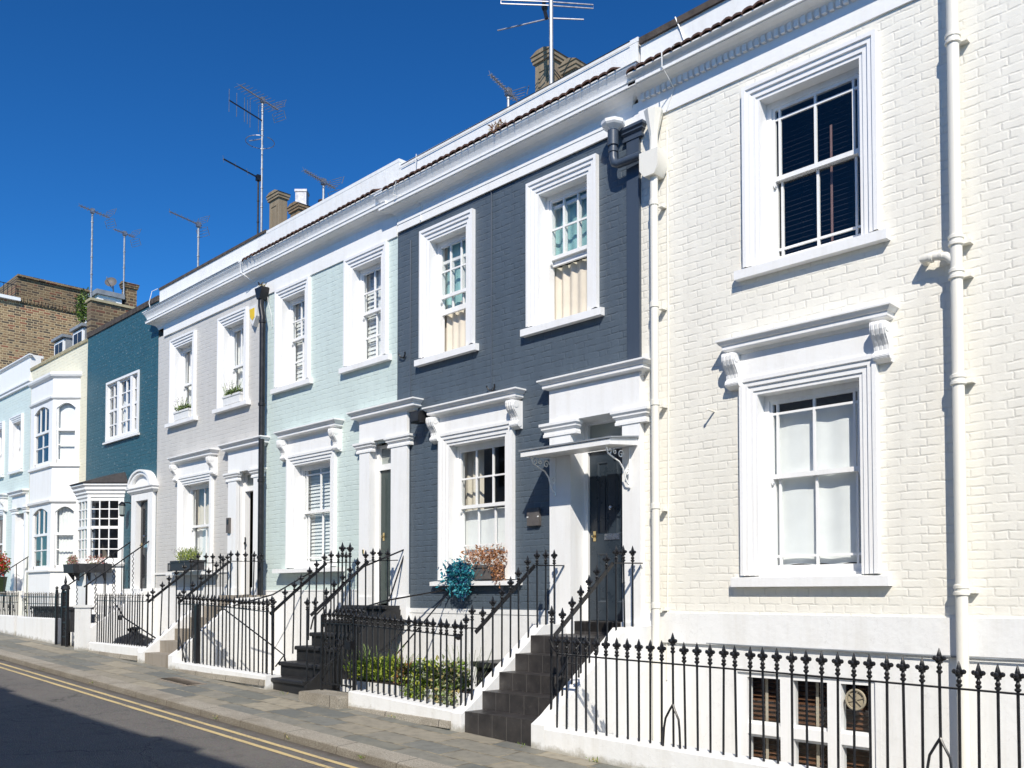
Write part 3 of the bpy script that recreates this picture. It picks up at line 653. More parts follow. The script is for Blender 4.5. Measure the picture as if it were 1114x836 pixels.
# left downpipe with hopper and octagonal box
mb = MB(); px, py = -5.83, -.11
mb.lathe([(.045, 0), (.05, .06), (.10, .27), (.105, .30), (.098, .30), (.08, .24)], (px, py, 4.88), 8)
mb.tube([(px, py, 4.9), (px, py, 4.7)], .045, 12)
mb.prism([(px-.13, 4.73), (px+.11, 4.73), (px+.11, 4.54), (px+.06, 4.46), (px-.07, 4.46), (px-.13, 4.54)], 'y', py-.085, py+.095)
mb.tube([(px, py, 4.5), (px, py, -2.2)], .043, 12)
for z in (4.15, 3.05, 2.0, .9, -.15): mb.lathe([(.043, 0), (.052, .006), (.052, .06), (.043, .066)], (px, py, z), 12); mb.box(px+.03, px+.085, -.09, -.002, z-.02, z+.01)
mb.build('downpipe', 'creamtrim', h, True)
MB().tube([(px+.10, -.012, 5.0), (px+.105, -.012, 3), (px+.09, -.012, .8), (px+.06, -.012, -.9)], .008, 5).build('cable', 'creamtrim', h)
mb = MB(); px, py = -2.765, -.105
mb.tube([(px, py, 5.3), (px, py, -2.2)], .048, 14)
for z in (4.58, 2.88, 2.60, 1.72, -.01): mb.lathe([(.048, 0), (.063, .008), (.063, .03), (.055, .036), (.055, .056), (.063, .06), (.063, .085), (.048, .095)], (px, py, z), 14); mb.box(px-.02, px+.10, -.07, -.002, z+.02, z+.05)
mb.tube([(px, py, 2.74), (px-.08, py, 2.82), (px-.17, py, 2.84), (px-.27, py, 2.845), (px-.28, -.0, 2.845)], .036, 10)
for x in (px-.12, px-.2): mb.lathe([(.042, -.012), (.042, .012)], (0, 0, 0), 10); mb.v[-20:] = [(x+c, py+a, 2.835+b_) for a, b_, c in mb.v[-20:]]
mb.build('downpipe', 'creamtrim', h, True)
mb = MB(); mb.tube([(-5.17, 0, 1.86), (-5.18, -.12, 1.87)], .010, 6); mb.lathe([(.014, 0), (.014, .02)], (-5.18, -.12, 1.86), 6); mb.build('wall_hook', 'creamtrim', h)
MB().tube([(X0+.25, -.012, -.485), (-4.8, -.040, -.50), (-3.6, -.040, -.505), (-2.9, -.040, -.515), (-1.5, -.040, -.52), (X1, -.04, -.53)], .008, 5).build('cable', 'lead', h)
MB().tube([(-5.45, -.28, 5.66), (-5.47, -.10, 5.78), (-5.5, -.012, 5.85), (-5.55, -.012, 6.0), (-5.60, -.03, 6.14)], .009, 5).build('cable', 'plastic_white', h)
MB().tube([(-5.60, -.275, 5.66), (-5.60, -.27, 5.5), (-5.62, -.03, 5.38), (-5.72, -.025, 5.18)], .007, 5).build('cable', 'plastic_white', h)

# ================================================================== BLUE HOUSE
X0, X1 = -10.43, -6.105
h = thing('terraced_house', 'dark slate blue brick house with white trim and a canopy over its door', 'house', (-8.3, 0, G(-8.3)), 'terraced houses along the street')
blue = h
wUR = (-7.63, -6.855, 3.265, 4.865); wUL = (-9.705, -8.955, 3.265, 4.865); wLW = (-9.285, -8.215, .19, 1.985)
MB().sheet((X0, X1), (-.20, 5.19), [wUR, wUL, wLW, (-7.07, -6.29, -.2, 2.02)]).build('wall', 'blue', h)
MB().sheet((X0, X1), (-2.8, -.19), [(-7.07, -6.29, -.33, -.19)], -.012).box(X0, -7.42, -.02, -.0, -.25, -.188).build('plinth', 'whitewall', h)
shell(h, X0, X1, 0, [-.42, 2.75])
mb = MB(); mb.box(-6.255, -6.085, -.038, -.001, 2.58, 5.04); cap(mb, -6.255, -6.085, 5.02, .15, .036); mb.build('wall_strip', 'bluetrim', h)
for q, rs, lab in ((wUR, 4.005, 0), (wUL, 3.86, 1)):
    wd = sash(h, *q, 4.09, ((.335, .67), (.5,)), ((.335, .67), ()), y=.12, raised=rs, fw=.05)
    architrave(wd, *q); sill(wd, q[0], q[1], q[2], .105, .08, .25)
    mb = MB(); wavy(mb, q[0]-.12, q[1]-(.02 if not lab else .22), 3.28, 4.02, .27, .022, .135, lab); mb.build('curtain', 'curtain_cream', wd)
    mb = MB(); wavy(mb, q[0]-.12, q[1]-.02, 4.06 if not lab else 3.92, 4.84, .262, .018, .19, lab*2); mb.build('drape', 'curtain_teal', wd)
wd = ground_window(h, *wLW, 1.16, ((.335, .665), (.5,)), ((.335, .665), (.45,)), 2.375, dict(h=.075, p=.095, ext=.30), y=.12)
mb = MB(); wavy(mb, -9.38, -8.24, .22, 1.13, .26, .006, .45); mb.build('net_curtain', 'curtain_white', wd)
mb = MB(); wavy(mb, -9.40, -8.98, 1.14, 1.95, .32, .03, .12); mb.build('curtain', 'curtain_cream', wd)
# door
s = door_surround(h, -7.39, -7.06, -6.30, -6.055, -.62, 1.86, .16, 2.385, .20, -7.50, -5.915, .08)
door_frame(h, -7.06, -6.30, -.31, 1.66, 2.02, .20)
d, T = panel_door(h, -7.005, -6.335, -.30, 1.655, .20, 'bluedoor'); hardware(d, T, .67, 1.955, (.52, .66))
MB().box(-7.06, -6.30, -.03, .25, -.42, -.305).build('threshold', 'steptile', h)
# canopy
cn = MB(); cn.prism([(-.085, 1.69), (-.55, 1.635), (-.55, 1.575), (-.085, 1.615)], 'x', -7.405, -6.085); cn = cn.build('canopy', 'trim', h)
MB().prism([(-.088, 1.715), (-.565, 1.655), (-.565, 1.638), (-.088, 1.694)], 'x', -7.425, -6.065).build('canopy_roof', 'lead', cn)
for x in (-7.29, -6.19):
    mb = MB(); mb.tube([(x, -.085, 1.60), (x, -.10, 1.18)], .008, 5)
    S = [(x, -.50, 1.575), (x, -.46, 1.50), (x, -.36, 1.46), (x, -.27, 1.43), (x, -.20, 1.36), (x, -.17, 1.27), (x, -.13, 1.21), (x, -.09, 1.19)]; mb.tube(S, .009, 5)
    curl(mb, -.43, x, 1.53, .045, 1.2, 2.4, .007, 'yz'); curl(mb, -.24, x, 1.51, .05, 1.3, 0, .007, 'yz'); curl(mb, -.125, x, 1.33, .04, 1.3, 1, .007, 'yz'); curl(mb, -.34, x, 1.53, .032, 1.2, 2, .006, 'yz')
    mb.ball((x, -.10, 1.17), .018, 6); mb.build('canopy_bracket', 'trim', cn, True)
main_cornice(h, X0+.01, X1-.10, 5.505, 5.735, True, True)
MB().box(X0+.03, X1-.30, -.034, -.001, 5.18, 5.325).box(X0+.03, X1-.30, -.042, -.001, 5.285, 5.318).build('frieze', 'white', h)
MB().box(X0, X1, -.0115, -.0005, 5.18, 5.42).build('frieze_band', 'white', h)
tile_course(h, X0-.02, X1-.12, 5.735); parapet(h, X0+.02, X1-.015, 5.7, 6.17)
MB().tube([(X0+.1, -.035, 6.135), (X1-.1, -.035, 6.14)], .006, 4).build('cable', 'plastic_black', h)
MB().tube([(X0+.46, -.04, 6.17), (X0+.42, -.03, 5.87), (X0+.30, -.27, 5.76), (X0+.22, -.262, 5.6), (X0+.5, -.10, 5.5), (X0+.56, -.02, 5.42), (X0+.56, -.045, 5.2)], .007, 5).build('cable', 'plastic_white', h)
# blue rainwater pipe joining the cream one
mb = MB(); px, py = -6.36, -.14
mb.lathe([(.05, 5.02), (.052, 5.16), (.062, 5.17), (.062, 4.98)], (px, py, 0), 10)
mb.tube([(px, py, 5.12), (px, py, 4.84), (px+.02, py, 4.775), (px+.07, py, 4.75), (px+.36, py+.02, 4.755)], .047, 10)
for z in (5.0, 4.90): mb.lathe([(.047, 0), (.057, .005), (.057, .04), (.047, .045)], (px, py, z), 10)
dp = mb.build('downpipe', 'bluetrim', h, True)
mb = MB(); mb.lathe([(.055, 0), (.12, .05), (.135, .07), (.135, .105), (.12, .11), (.08, .06)], (px, py, 5.14), 8); mb.build('hopper', 'trim', dp)
MB().tube([(-9.02+.55, -.010, 5.18), (-8.47, -.011, 3.2), (-8.47, -.010, 2.62)], .008, 5).build('conduit', 'bluetrim', h)
MB().tube([(-10.13, -.010, 5.0), (-10.13, -.011, 2.4), (-10.13, -.010, .02), (-10.2, -.012, -.10), (-10.35, -.012, -.11)], .009, 5).build('conduit', 'bluetrim', h)
for (x, z) in ((-8.44, 2.66), (-10.27, 3.42)):
    mb = MB(); P = [(x+.07*math.cos(a), -.05-.02*math.sin(a), z+.07*math.sin(a)) for a in [math.pi*(.0+1.0*k/10)+math.pi for k in range(11)]]; mb.tube(P, .011, 5); mb.tube([P[5], (x, -.0, z-.06)], .012, 5); mb.build('wall_hook', 'pipeblack', h)

# ================================================================== MINT HOUSE
X0, X1 = -14.14, -10.435
h = thing('terraced_house', 'pale mint green brick house with white shuttered windows and black front steps', 'house', (-12.2, 0, G(-12.2)), 'terraced houses along the street')
mint = h
wUR = (-11.54, -10.82, 3.475, 4.95); wUL = (-13.575, -12.88, 3.475, 4.95); wLW = (-13.16, -12.11, .435, 2.105)
MB().sheet((X0, X1), (.06, 5.19), [wUR, wUL, wLW, (-11.02, -10.5, .06, 2.2)]).build('wall', 'mint', h)
MB().sheet((X0, X1), (-2.8, .07), [(-11.02, -10.5, -.2, .07)], -.012).box(X0, -11.3, -.02, 0, .055, .075).build('plinth', 'whitewall', h)
shell(h, X0, X1, 0, [-.28, 2.9])
for q in (wUR, wUL):
    wd = sash(h, *q, 4.26, ((.5,), (.5,)), ((.5,), (.5,)), y=.12); architrave(wd, *q); sill(wd, q[0], q[1], q[2], .10, .08, .26)
    mb = MB(); mb.box(q[0]+.05, q[0]+.10, .26, .29, q[2], q[3]); mb.box((q[0]+q[1])/2-.035, (q[0]+q[1])/2+.035, .235, .29, q[2], q[3])
    slats(mb, q[0]-.10, q[1]-.02, q[2]+.05, q[3]-.05, .262, .066, .070, R(72)); mb.quad((q[0]-.14, .32, q[2]), (q[1]-.05, .32, q[2]), (q[1]-.05, .32, q[3]-.03), (q[0]-.14, .32, q[3]-.03)); mb.build('shutter', 'shutter', wd)
wd = ground_window(h, *wLW, 1.335, ((.10, .53), (.85,)), ((.10, .53), (.15,)), 2.53, dict(h=.085, p=.17, ext=.40), y=.12)
mb = MB(); mb.box(-12.67, -12.60, .29, .32, .5, 2.05); slats(mb, -13.26, -12.14, .5, 2.05, .262, .058, .060, R(66)); mb.quad((-13.28, .32, .48), (-12.16, .32, .48), (-12.16, .32, 2.05), (-13.28, .32, 2.05)); mb.build('shutter', 'shutter', wd)
s = door_surround(h, -11.27, -11.02, -10.5, -10.13, -.35, 2.09, .15, 2.56, .12, -11.43, -9.84, .06)
door_frame(h, -11.02, -10.5, -.14, 1.82, 2.19, .12)
d, T = panel_door(h, -10.97, -10.55, -.13, 1.82, .12, 'greydoor'); hardware(d, T, .42, 1.95, (.85, .5), False)
MB().box(-11.17, -11.14, -.072, -.058, .60, .66).build('bell_push', 'brass', h)
main_cornice(h, X0, X1-.03, 5.555, 5.775, False, False)
MB().box(X0, X1, -.022, -.001, 5.14, 5.45).build('frieze', 'white', h)
tile_course(h, X0-.35, X1-.2, 5.775); parapet(h, X0, X1+.018, 5.72, 6.275)
MB().tube([(-14.55, -.27, 5.82), (-14.56, -.26, 5.6), (-14.4, -.03, 5.40), (-14.15, -.03, 5.25)], .008, 5).build('cable', 'plastic_white', h)

# ================================================================== GREY HOUSE
X0, X1 = -18.45, -14.145
h = thing('terraced_house', 'light grey brick house with white upper planters and a half open front door', 'house', (-16.3, 0, G(-16.3)), 'terraced houses along the street')
grey = h
wUR = (-15.61, -14.885, 3.42, 4.91); wUL = (-17.625, -16.90, 3.42, 4.91); wLW = (-17.20, -16.13, .45, 2.12)
MB().sheet((X0, X1), (.13, 5.28), [wUR, wUL, wLW, (-15.0, -14.41, .13, 2.16)]).build('wall', 'grey', h)
MB().sheet((X0, X1), (-2.8, .14), [(-15.0, -14.41, -.05, .14)], -.012).box(X0, -15.33, -.024, 0, .40, .435).build('plinth', 'whitewall', h)
MB().box(-14.30, -14.146, -.018, -.001, 2.72, 5.25).build('wall_strip', 'white', h)
shell(h, X0, X1, 0, [-.12, 2.85])
for i, q in enumerate((wUR, wUL)):
    wd = sash(h, *q, 4.16, ((.5,), ()), ((.5,), ()), y=.12); architrave(wd, *q); sill(wd, q[0], q[1], q[2], .09, .10, .27)
    mb = MB(); wavy(mb, q[0]-.12, q[1]-.03, q[2]+.02, q[3]-.04, .27, .016, .15, i); mb.build('net_curtain', 'curtain_white', wd)
wd = ground_window(h, *wLW, 1.315, ((.55,), ()), ((.55,), ()), 2.53, dict(h=.08, p=.17, ext=.40), y=.12)
mb = MB(); wavy(mb, wLW[0]-.12, wLW[0]+.40, 1.3, 2.08, .32, .03, .14); mb.build('curtain', 'curtain_cream', wd)
mb = MB(); wavy(mb, wLW[0]-.12, wLW[1]-.03, .47, 1.28, .28, .012, .2); mb.build('net_curtain', 'curtain_white', wd)
s = door_surround(h, -15.31, -15.01, -14.40, -14.165, -.2, 2.02, .15, 2.54, .12, -15.47, -13.95, .06)
door_frame(h, -15.01, -14.40, 0, 1.83, 2.17, .12)
d, T = panel_door(h, -14.45, -13.95, .0, 1.825, .16, 'trim', R(98)); hardware(d, T, .5, 1.82, (.85, .5), False, False)
MB().box(-14.962, -14.945, .085, .10, .80, 1.02).box(-14.962, -14.93, .07, .10, .89, .93).build('door_latch', 'iron', h)
main_cornice(h, X0+.02, X1, 5.56, 5.80, True, False)
MB().box(X0+.30, X1, -.030, -.001, 5.235, 5.45).build('frieze', 'white', h)
MB().box(X0+.02, X1-.5, -.265, .0, 5.800, 5.812).build('lead_flashing', 'lead', h)
parapet(h, X0+.02, X1, 5.75, 6.30, 'whitewall', 'darkcoping', .02, .045)
MB().tube([(X0-.02, -.02, 6.3), (X0-.12, -.10, 6.25), (X0-.14, -.15, 6.0), (X0+.05, -.2, 5.83)], .007, 5).build('cable', 'plastic_white', h)
# shared black downpipe with hopper and swan neck
mb = MB(); px, py = -14.03, -.12
mb.prism([(px-.17, 5.24), (px+.06, 5.24), (px+.05, 5.20), (px-.01, 5.04), (px-.10, 5.04), (px-.16, 5.20)], 'y', py-.06, py+.09)
mb.tube([(px-.06, py, 5.05), (px-.06, py, 4.92), (px, py, 4.72), (px, py, 4.5), (px, py, -1.25), (px, py, -2.4)], .05, 10)
for z in (4.62, 3.2, 1.9, .6, -.6): mb.lathe([(.05, 0), (.062, .006), (.062, .05), (.05, .056)], (px, py, z), 10)
dp = mb.build('downpipe', 'pipeblack', h, True)
MB().tube([(px-.02, -.02, 5.25), (px+.02, -.03, 5.0), (px+.12, -.02, 4.75), (px+.13, -.012, 4.55)], .006, 4).build('cable', 'plastic_white', h)
mb = MB(); mb.leaves((px-.05, py, 5.29), (.08, .06, .05), 30, .06, 2, seed=4); mb.build('weed', ['lf_twig', 'lf_straw'], dp)

# ================================================================== TEAL HOUSE
X0, X1 = -22.36, -18.455
h = thing('terraced_house', 'teal painted brick house with a triple window and a white arched doorway', 'house', (-20.4, 0, G(-20.4)), 'terraced houses along the street')
teal = h
wT = (-21.16, -19.37, 3.44, 4.78)
MB().sheet((X0, X1), (.05, 6.05), [wT, (-19.29, -18.69, .05, 1.96), (-22.0, -20.25, .6, 2.2)]).build('wall', 'teal', h)
MB().sheet((X0, X1), (-2.8, .06), [], -.012).build('plinth', 'whitewall', h)
shell(h, X0, X1, 0, [.03, 2.85], 5.8)
mb = MB(); pn = MB(); y = .03
mb.frame(wT[0], wT[1], wT[2], wT[3], [(0, .10), (0, -.025), (-.05, -.025), (-.05, .10)], True)
for xc in (-20.50, -19.78): mb.box(xc-.055, xc+.055, y-.04, y+.06, wT[2]+.05, wT[3]-.05)
for a, b in ((-21.11, -20.555), (-20.445, -19.835), (-19.725, -19.42)):
    nb = 2
    for zz in (3.49, 4.10): mb.box(a, b, y, y+.04, zz, zz+.05)
    mb.box(a, b, y, y+.04, 4.69, 4.73)
    for k in range(0, nb+1): c = a+(b-a)*k/nb; mb.box(c-.018, c+.018, y+.002, y+.038, 3.49, 4.73)
    for zz in (3.80, 4.43): mb.box(a, b, y+.004, y+.036, zz-.012, zz+.012)
    pn.quad((a, y+.02, 3.49), (b, y+.02, 3.49), (b, y+.02, 4.73), (a, y+.02, 4.73))
wd = mb.build('window', 'trim', h); pn.build('pane', 'glass', wd); sill(wd, wT[0], wT[1], 3.44, .06, .06, .06)
mb = MB(); wavy(mb, -21.1, -20.6, 3.5, 4.7, .3, .02, .15); wavy(mb, -20.0, -19.5, 3.5, 4.7, .3, .02, .15); mb.build('curtain', 'curtain_white', wd)
MB().box(X0+.0, X1, -.025, .25, 6.05, 6.16).build('coping', 'darkcoping', h)
MB().box(X0, X1, .001, .22, 5.7, 6.05).build('parapet', 'teal', h)
# arched door surround
s = MB(); p = .08
for a, b in ((-19.52, -19.29), (-18.69, -18.47)): s.box(a, b, -p, -.002, -.1, 2.10); s.quad((b if b < -19 else a, -.002, -.1), (b if b < -19 else a, .2, -.1), (b if b < -19 else a, .2, 1.96), (b if b < -19 else a, -.002, 1.96))
s.box(-19.29, -18.69, -p+.001, -.002, 1.96, 2.099); s.quad((-19.29, -p, 1.959), (-18.69, -p, 1.959), (-18.69, .2, 1.959), (-19.29, .2, 1.959))
s.run(-19.50, -18.49, [(p-.02, 2.10), (p, 2.11), (p+.05, 2.16), (p+.05, 2.19), (p+.075, 2.22), (p+.075, 2.245), (0, 2.26)])
N = 14; cx = -18.995
for (r0, r1, dep) in ((.0, .40, -.06), (.40, .50, -.13), (.50, .56, -.16)):
    sc = .62
    for k in range(N):
        t0, t1 = math.pi*k/N, math.pi*(k+1)/N
        q = [(cx+r*math.cos(t)*1.02, 2.25+r*math.sin(t)*sc) for r, t in ((r0, t0), (r1, t0), (r1, t1), (r0, t1))]
        s.quad(*[(x, dep, z) for x, z in q]); s.quad((q[1][0], dep, q[1][1]), (q[1][0], 0, q[1][1]), (q[2][0], 0, q[2][1]), (q[2][0], dep, q[2][1])); s.quad((q[0][0], dep, q[0][1]), (q[0][0], dep+.08, q[0][1]), (q[3][0], dep+.08, q[3][1]), (q[3][0], dep, q[3][1]))
s.build('door_surround', 'trim', h)
d, T = panel_door(h, -19.28, -18.70, .12, 1.94, .03, 'blackdoor'); hardware(d, T, .58, 1.82, (.5, .6), True)
# bow window: front panel along the wall, canted panel at its right
def bay(house, name, xf0, xf1, p, zsill, ztop, specs, mat='trim', zbase=-1.2):
    """front from xf0 to xf1 at y=-p, 45 degree cants to the wall at both ends; specs(T,width) builds each face"""
    faces = [((xf0-p, 0), (xf0, -p)), ((xf0, -p), (xf1, -p)), ((xf1, -p), (xf1+p, 0))]
    for (a, b) in faces:
        d_ = Vector((b[0]-a[0], b[1]-a[1], 0)); L = d_.length
        T = Matrix.Translation((a[0], a[1], 0)) @ Matrix.Rotation(math.atan2(d_.y, d_.x), 4, 'Z')
        specs(T, L)
def ring(mb, xf0, xf1, p, prof):             # moulding round a canted bay; prof (offset, z)
    t = math.tan(R(22.5)); rows = []
    for o, z in prof: rows.append([(xf0-p-o*1.414, .0, z), (xf0-o*t, -p-o, z), (xf1+o*t, -p-o, z), (xf1+p+o*1.414, .0, z)])
    for A, B in zip(rows[:-1], rows[1:]):
        for i in range(3): mb.quad(A[i], A[i+1], B[i+1], B[i])
    mb.quad(*rows[0]); mb.quad(*rows[-1]); return mb
xf0, xf1, p = -21.32, -20.66, .55
bm = MB(); ring(bm, xf0, xf1, p, [(0, -1.3), (0, .60), (.05, .62), (.07, .66), (.07, .69), (0, .70)])
ring(bm, xf0, xf1, p, [(0, 2.10), (.02, 2.12), (.02, 2.17), (.05, 2.20), (.05, 2.24), (.09, 2.28), (.09, 2.33), (.13, 2.37), (.13, 2.40), (0, 2.41)])
for x, y in ((xf0, -p), (xf1, -p)): bm.lathe([(.05, .69), (.05, 2.11)], (x, y+.03, 0), 8)
bw_ = bm.build('bay_window', 'trim', h)
sm = MB(); pm = MB()
def face(T, L):
    sm.T = T; pm.T = T; a, b = .04, L-.12 if abs(T.to_euler().z) > .1 else L-.05
    if abs(T.to_euler().z) > .1: sm.box(L-.12, L, -.0, .06, .69, 2.11); nv = 3
    else: nv = 3
    sm.box(0, a, 0, .06, .69, 2.11)
    for zz, hh in ((.69, .10), (1.43, .06), (2.04, .07)): sm.box(a, b, .005, .055, zz, zz+hh)
    for k in range(1, nv): c = a+(b-a)*k/nv; sm.box(c-.012, c+.012, .012, .045, .75, 2.05)
    for zz in (.99, 1.21, 1.65, 1.86): sm.box(a, b, .014, .043, zz-.011, zz+.011)
    pm.quad((a, .03, .75), (b, .03, .75), (b, .03, 2.05), (a, .03, 2.05))
bay(h, 'bay', xf0, xf1, p, .7, 2.1, face)
sm.build('sash', 'trim', bw_); pm.build('pane', 'glass', bw_)
rf = MB(); ring(rf, xf0, xf1, p, [(.15, 2.41), (.15, 2.43)]); t = math.tan(R(22.5)); o = .15
A = [(xf0-p-o*1.414, 0, 2.43), (xf0-o*t, -p-o, 2.43), (xf1+o*t, -p-o, 2.43), (xf1+p+o*1.414, 0, 2.43)]; B = [(xf0-p-.05, -.002, 2.66), (xf0, -.01, 2.68), (xf1, -.01, 2.68), (xf1+p+.05, -.002, 2.66)]
for i in range(3): rf.quad(A[i], A[i+1], B[i+1], B[i])
rf.build('bay_roof', 'slate', bw_)

# ================================================================== PALE YELLOW HOUSE
X0, X1 = -26.40, -22.365
h = thing('terraced_house', 'pale yellow brick house with a tall white two storey bay window', 'house', (-24.4, 0, G(-24.4)), 'terraced houses along the street')
yel = h
MB().sheet((X0, X1), (-2.8, 5.97), [(-25.1, -23.0, .6, 5.3)]).build('wall', 'yellow', h)
shell(h, X0, X1, 0, [.1, 2.85], 5.75)
MB().box(X0, X1, .001, .22, 5.6, 5.97).build('parapet', 'yellow', h); MB().prism([(-.03, 5.97), (.23, 5.97), (.23, 6.06), (-.01, 6.06), (-.04, 6.03)], 'x', X0, X1).build('coping', 'stonecoping', h)
xf0, xf1, p = -24.85, -23.27, .46
bm = MB()
ring(bm, xf0, xf1, p, [(0, -1.2), (0, .53), (.05, .55), (.05, .60), (0, .61)])
ap = ring(MB(), xf0, xf1, p, [(0, 2.17), (.05, 2.21), (.06, 2.26), (0, 2.28), (0, 3.03), (.05, 3.06), (.05, 3.12), (0, 3.14)])
ap2 = ring(MB(), xf0, xf1, p, [(0, 4.66), (.04, 4.70), (.05, 4.74), (0, 4.75), (0, 5.17), (.06, 5.22), (.08, 5.26), (.08, 5.31), (0, 5.34)])
bw_ = bm.build('bay_window', 'white', h); ap.build('apron', 'white', bw_); ap2.build('entablature', 'white', bw_)
SM = [MB(), MB()]; PM = [MB(), MB()]; CM = [MB(), MB()]
def face2(T, L):
    for mb_ in SM+PM+CM: mb_.T = T
    n = 1; front = L > 1.2
    for (z0, z1, mt) in ((.60, 2.19, 1.45), (3.13, 4.68, 3.95)):
        sm, pm, cm = [q_[0 if z0 < 2 else 1] for q_ in (SM, PM, CM)]
        mg = .26 if front else .09
        sm.box(0, mg, 0, .08, z0, z1); sm.box(L-mg, L, 0, .08, z0, z1)
        if n == 2: sm.box(L/2-.10, L/2+.10, 0, .08, z0, z1)
        secs = [(mg, L/2-.10), (L/2+.10, L-mg)] if n == 2 else [(mg, L-mg)]
        for a, b in secs:
            zt = z1-.16; N = 8; up = []
            for k in range(N):                  # segmental arched head
                t0, t1 = k/N, (k+1)/N; f = lambda t: z1-.22+.13*math.sin(math.pi*t)
                sm.quad((a+(b-a)*t0, .004, f(t0)), (a+(b-a)*t1, .004, f(t1)), (a+(b-a)*t1, .004, z1), (a+(b-a)*t0, .004, z1))
                sm.quad((a+(b-a)*t0, .004, f(t0)), (a+(b-a)*t1, .004, f(t1)), (a+(b-a)*t1, .08, f(t1)), (a+(b-a)*t0, .08, f(t0)))
            sm.box(a, b, .03, .09, z0, z0+.10); sm.box(a, b, .02, .08, mt-.03, mt+.03)
            for v in ((1/3, 2/3) if front else ()): c = a+(b-a)*v; sm.box(c-.012, c+.012, .03, .06, mt, z1-.1)
            if front: c = (a+b)/2; sm.box(c-.012, c+.012, .04, .07, z0+.1, mt)
            for hh in (.5,): zz = z0+.1+(mt-z0-.1)*hh; sm.box(a, b, .035, .065, zz-.012, zz+.012)
            for aa in (a, b-.035): sm.box(aa, aa+.035, .03, .08, z0, z1-.1)
            pm.quad((a, .05, z0+.05), (b, .05, z0+.05), (b, .05, z1-.06), (a, .05, z1-.06))
            if not front: (wavy(cm, a, b, z0+.05, z1-.05, .14, .012, .08) if z0 < 2 else cm.quad((a, .12, z0+.05), (b, .12, z0+.05), (b, .12, z1-.05), (a, .12, z1-.05)))
bay(h, 'bay', xf0, xf1, p, 0, 0, face2)
for q_ in range(2): SM[q_].build('sash', 'trim', bw_); PM[q_].build('pane', 'glass', bw_); CM[q_].build('curtain', 'curtain_white', bw_)
for a, b in ((-25.65, -24.95), (-24.30, -23.60)):    # two lead-cheeked dormers behind the parapet
    mb = MB(); mb.box(a, b, .32, .36, 6.0, 6.62)
    dm = MB(); dm.box(a-.03, b+.03, .36, 1.3, 5.9, 6.66); dm.box(a-.07, b+.07, .26, 1.35, 6.66, 6.73); dm = dm.build('dormer', 'lead', h)
    mb.build('dormer_frame', 'trim', dm)
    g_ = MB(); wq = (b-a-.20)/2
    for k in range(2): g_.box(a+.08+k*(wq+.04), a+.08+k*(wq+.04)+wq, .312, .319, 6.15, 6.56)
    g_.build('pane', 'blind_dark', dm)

# ================================================================== PALE AQUA HOUSE (far left)
X0, X1 = -31.0, -26.405
h = thing('terraced_house', 'pale aqua house with white parapet at the far left end of the row', 'house', (-28.7, 0, G(-28.7)), 'terraced houses along the street')
aqua = h
wA = (-27.85, -27.14, 3.42, 4.75); wB = (-29.55, -28.8, 3.42, 4.75); wC = (-29.7, -28.55, .70, 2.25)
MB().sheet((X0, X1), (-2.8, 5.62), [wA, wB, wC, (-27.35, -26.62, .1, 2.2)]).build('wall', 'aqua', h)
shell(h, X0, X1, 0, [.1, 2.9], 5.75)
for q in (wA, wB): wd = sash(h, *q, 4.1, ((.5,), ()), ((.5,), ()), y=.12); architrave(wd, *q); sill(wd, q[0], q[1], q[2], .09, .08, .2)
wd = ground_window(h, *wC, 1.45, ((.5,), ()), ((.5,), ()), 2.66, dict(h=.09), y=.12)
s = door_surround(h, -27.62, -27.35, -26.62, -26.45, -.1, 2.2, .15, 2.65, .2, -27.72, -26.42, .06)
door_frame(h, -27.35, -26.62, .1, 1.9, 2.3, .15); panel_door(h, -27.30, -26.67, .1, 1.9, .15, 'trim')
MB().box(X0, X1, -.03, .24, 5.62, 6.36).build('parapet', 'white', h)
MB().run(X0, X1, [(.03, 5.60), (.06, 5.61), (.06, 5.66), (.09, 5.69), (.09, 5.73), (.03, 5.75)], False, True).build('string_course', 'trim', h)
MB().run(X0, X1, [(.03, 6.34), (.06, 6.36), (.09, 6.39), (.09, 6.42), (0, 6.43)], False, True).box(X0, X1, -.0, .3, 6.36, 6.425).build('coping', 'trim', h)

# ================================================================== STEPS, GARDEN WALLS
YF, YR = -1.72, -1.60
def steps(label, x0, x1, fronts, tops, yland, zland, mat, zb, nose=0.0, soffit=False, grp='front steps of the terrace'):
    t = thing('front_steps', label, 'steps', ((x0+x1)/2, fronts[0], G((x0+x1)/2)), grp)
    yb = list(fronts[1:])+[yland]
    for i, (y, z) in enumerate(zip(fronts, tops)):
        zl = (zb if not soffit else z-.42) if i else zb
        mb = MB()
        if nose:
            mb.box(x0, x1, y, yb[i]+.03, zl, z-.055); mb.prism([(y-nose, z-.045), (y-nose, z-.014), (y-nose+.012, z), (yb[i]+.004, z), (yb[i]+.004, z-.055), (y-nose+.01, z-.055)], 'x', x0-.005, x1+.005)
        else: mb.box(x0, x1, y, yb[i]+.02, zl, z)
        mb.build('step', mat, t)
    mb = MB().box(x0, x1, yland, .10, (zb if not soffit else zland-.35), zland-(.055 if nose else 0))
    if nose: mb.prism([(yland-nose, zland-.045), (yland-nose, zland-.014), (yland-nose+.012, zland), (.10, zland), (.10, zland-.055), (yland-nose+.01, zland-.055)], 'x', x0-.005, x1+.005)
    mb.build('landing', mat, t); return t
def cheek(t, x0, x1, pts, mat='whitewall'):
    return MB().prism(pts, 'x', x0, x1).build('cheek_wall', mat, t)
t = steps('charcoal tiled steps between white cheek walls up to the slate blue door', -7.09, -6.10, [-1.68, -1.435, -1.19, -.95, -.71], [-1.20, -1.01, -.825, -.64, -.45], -.03, -.315, 'steptile', -1.75)
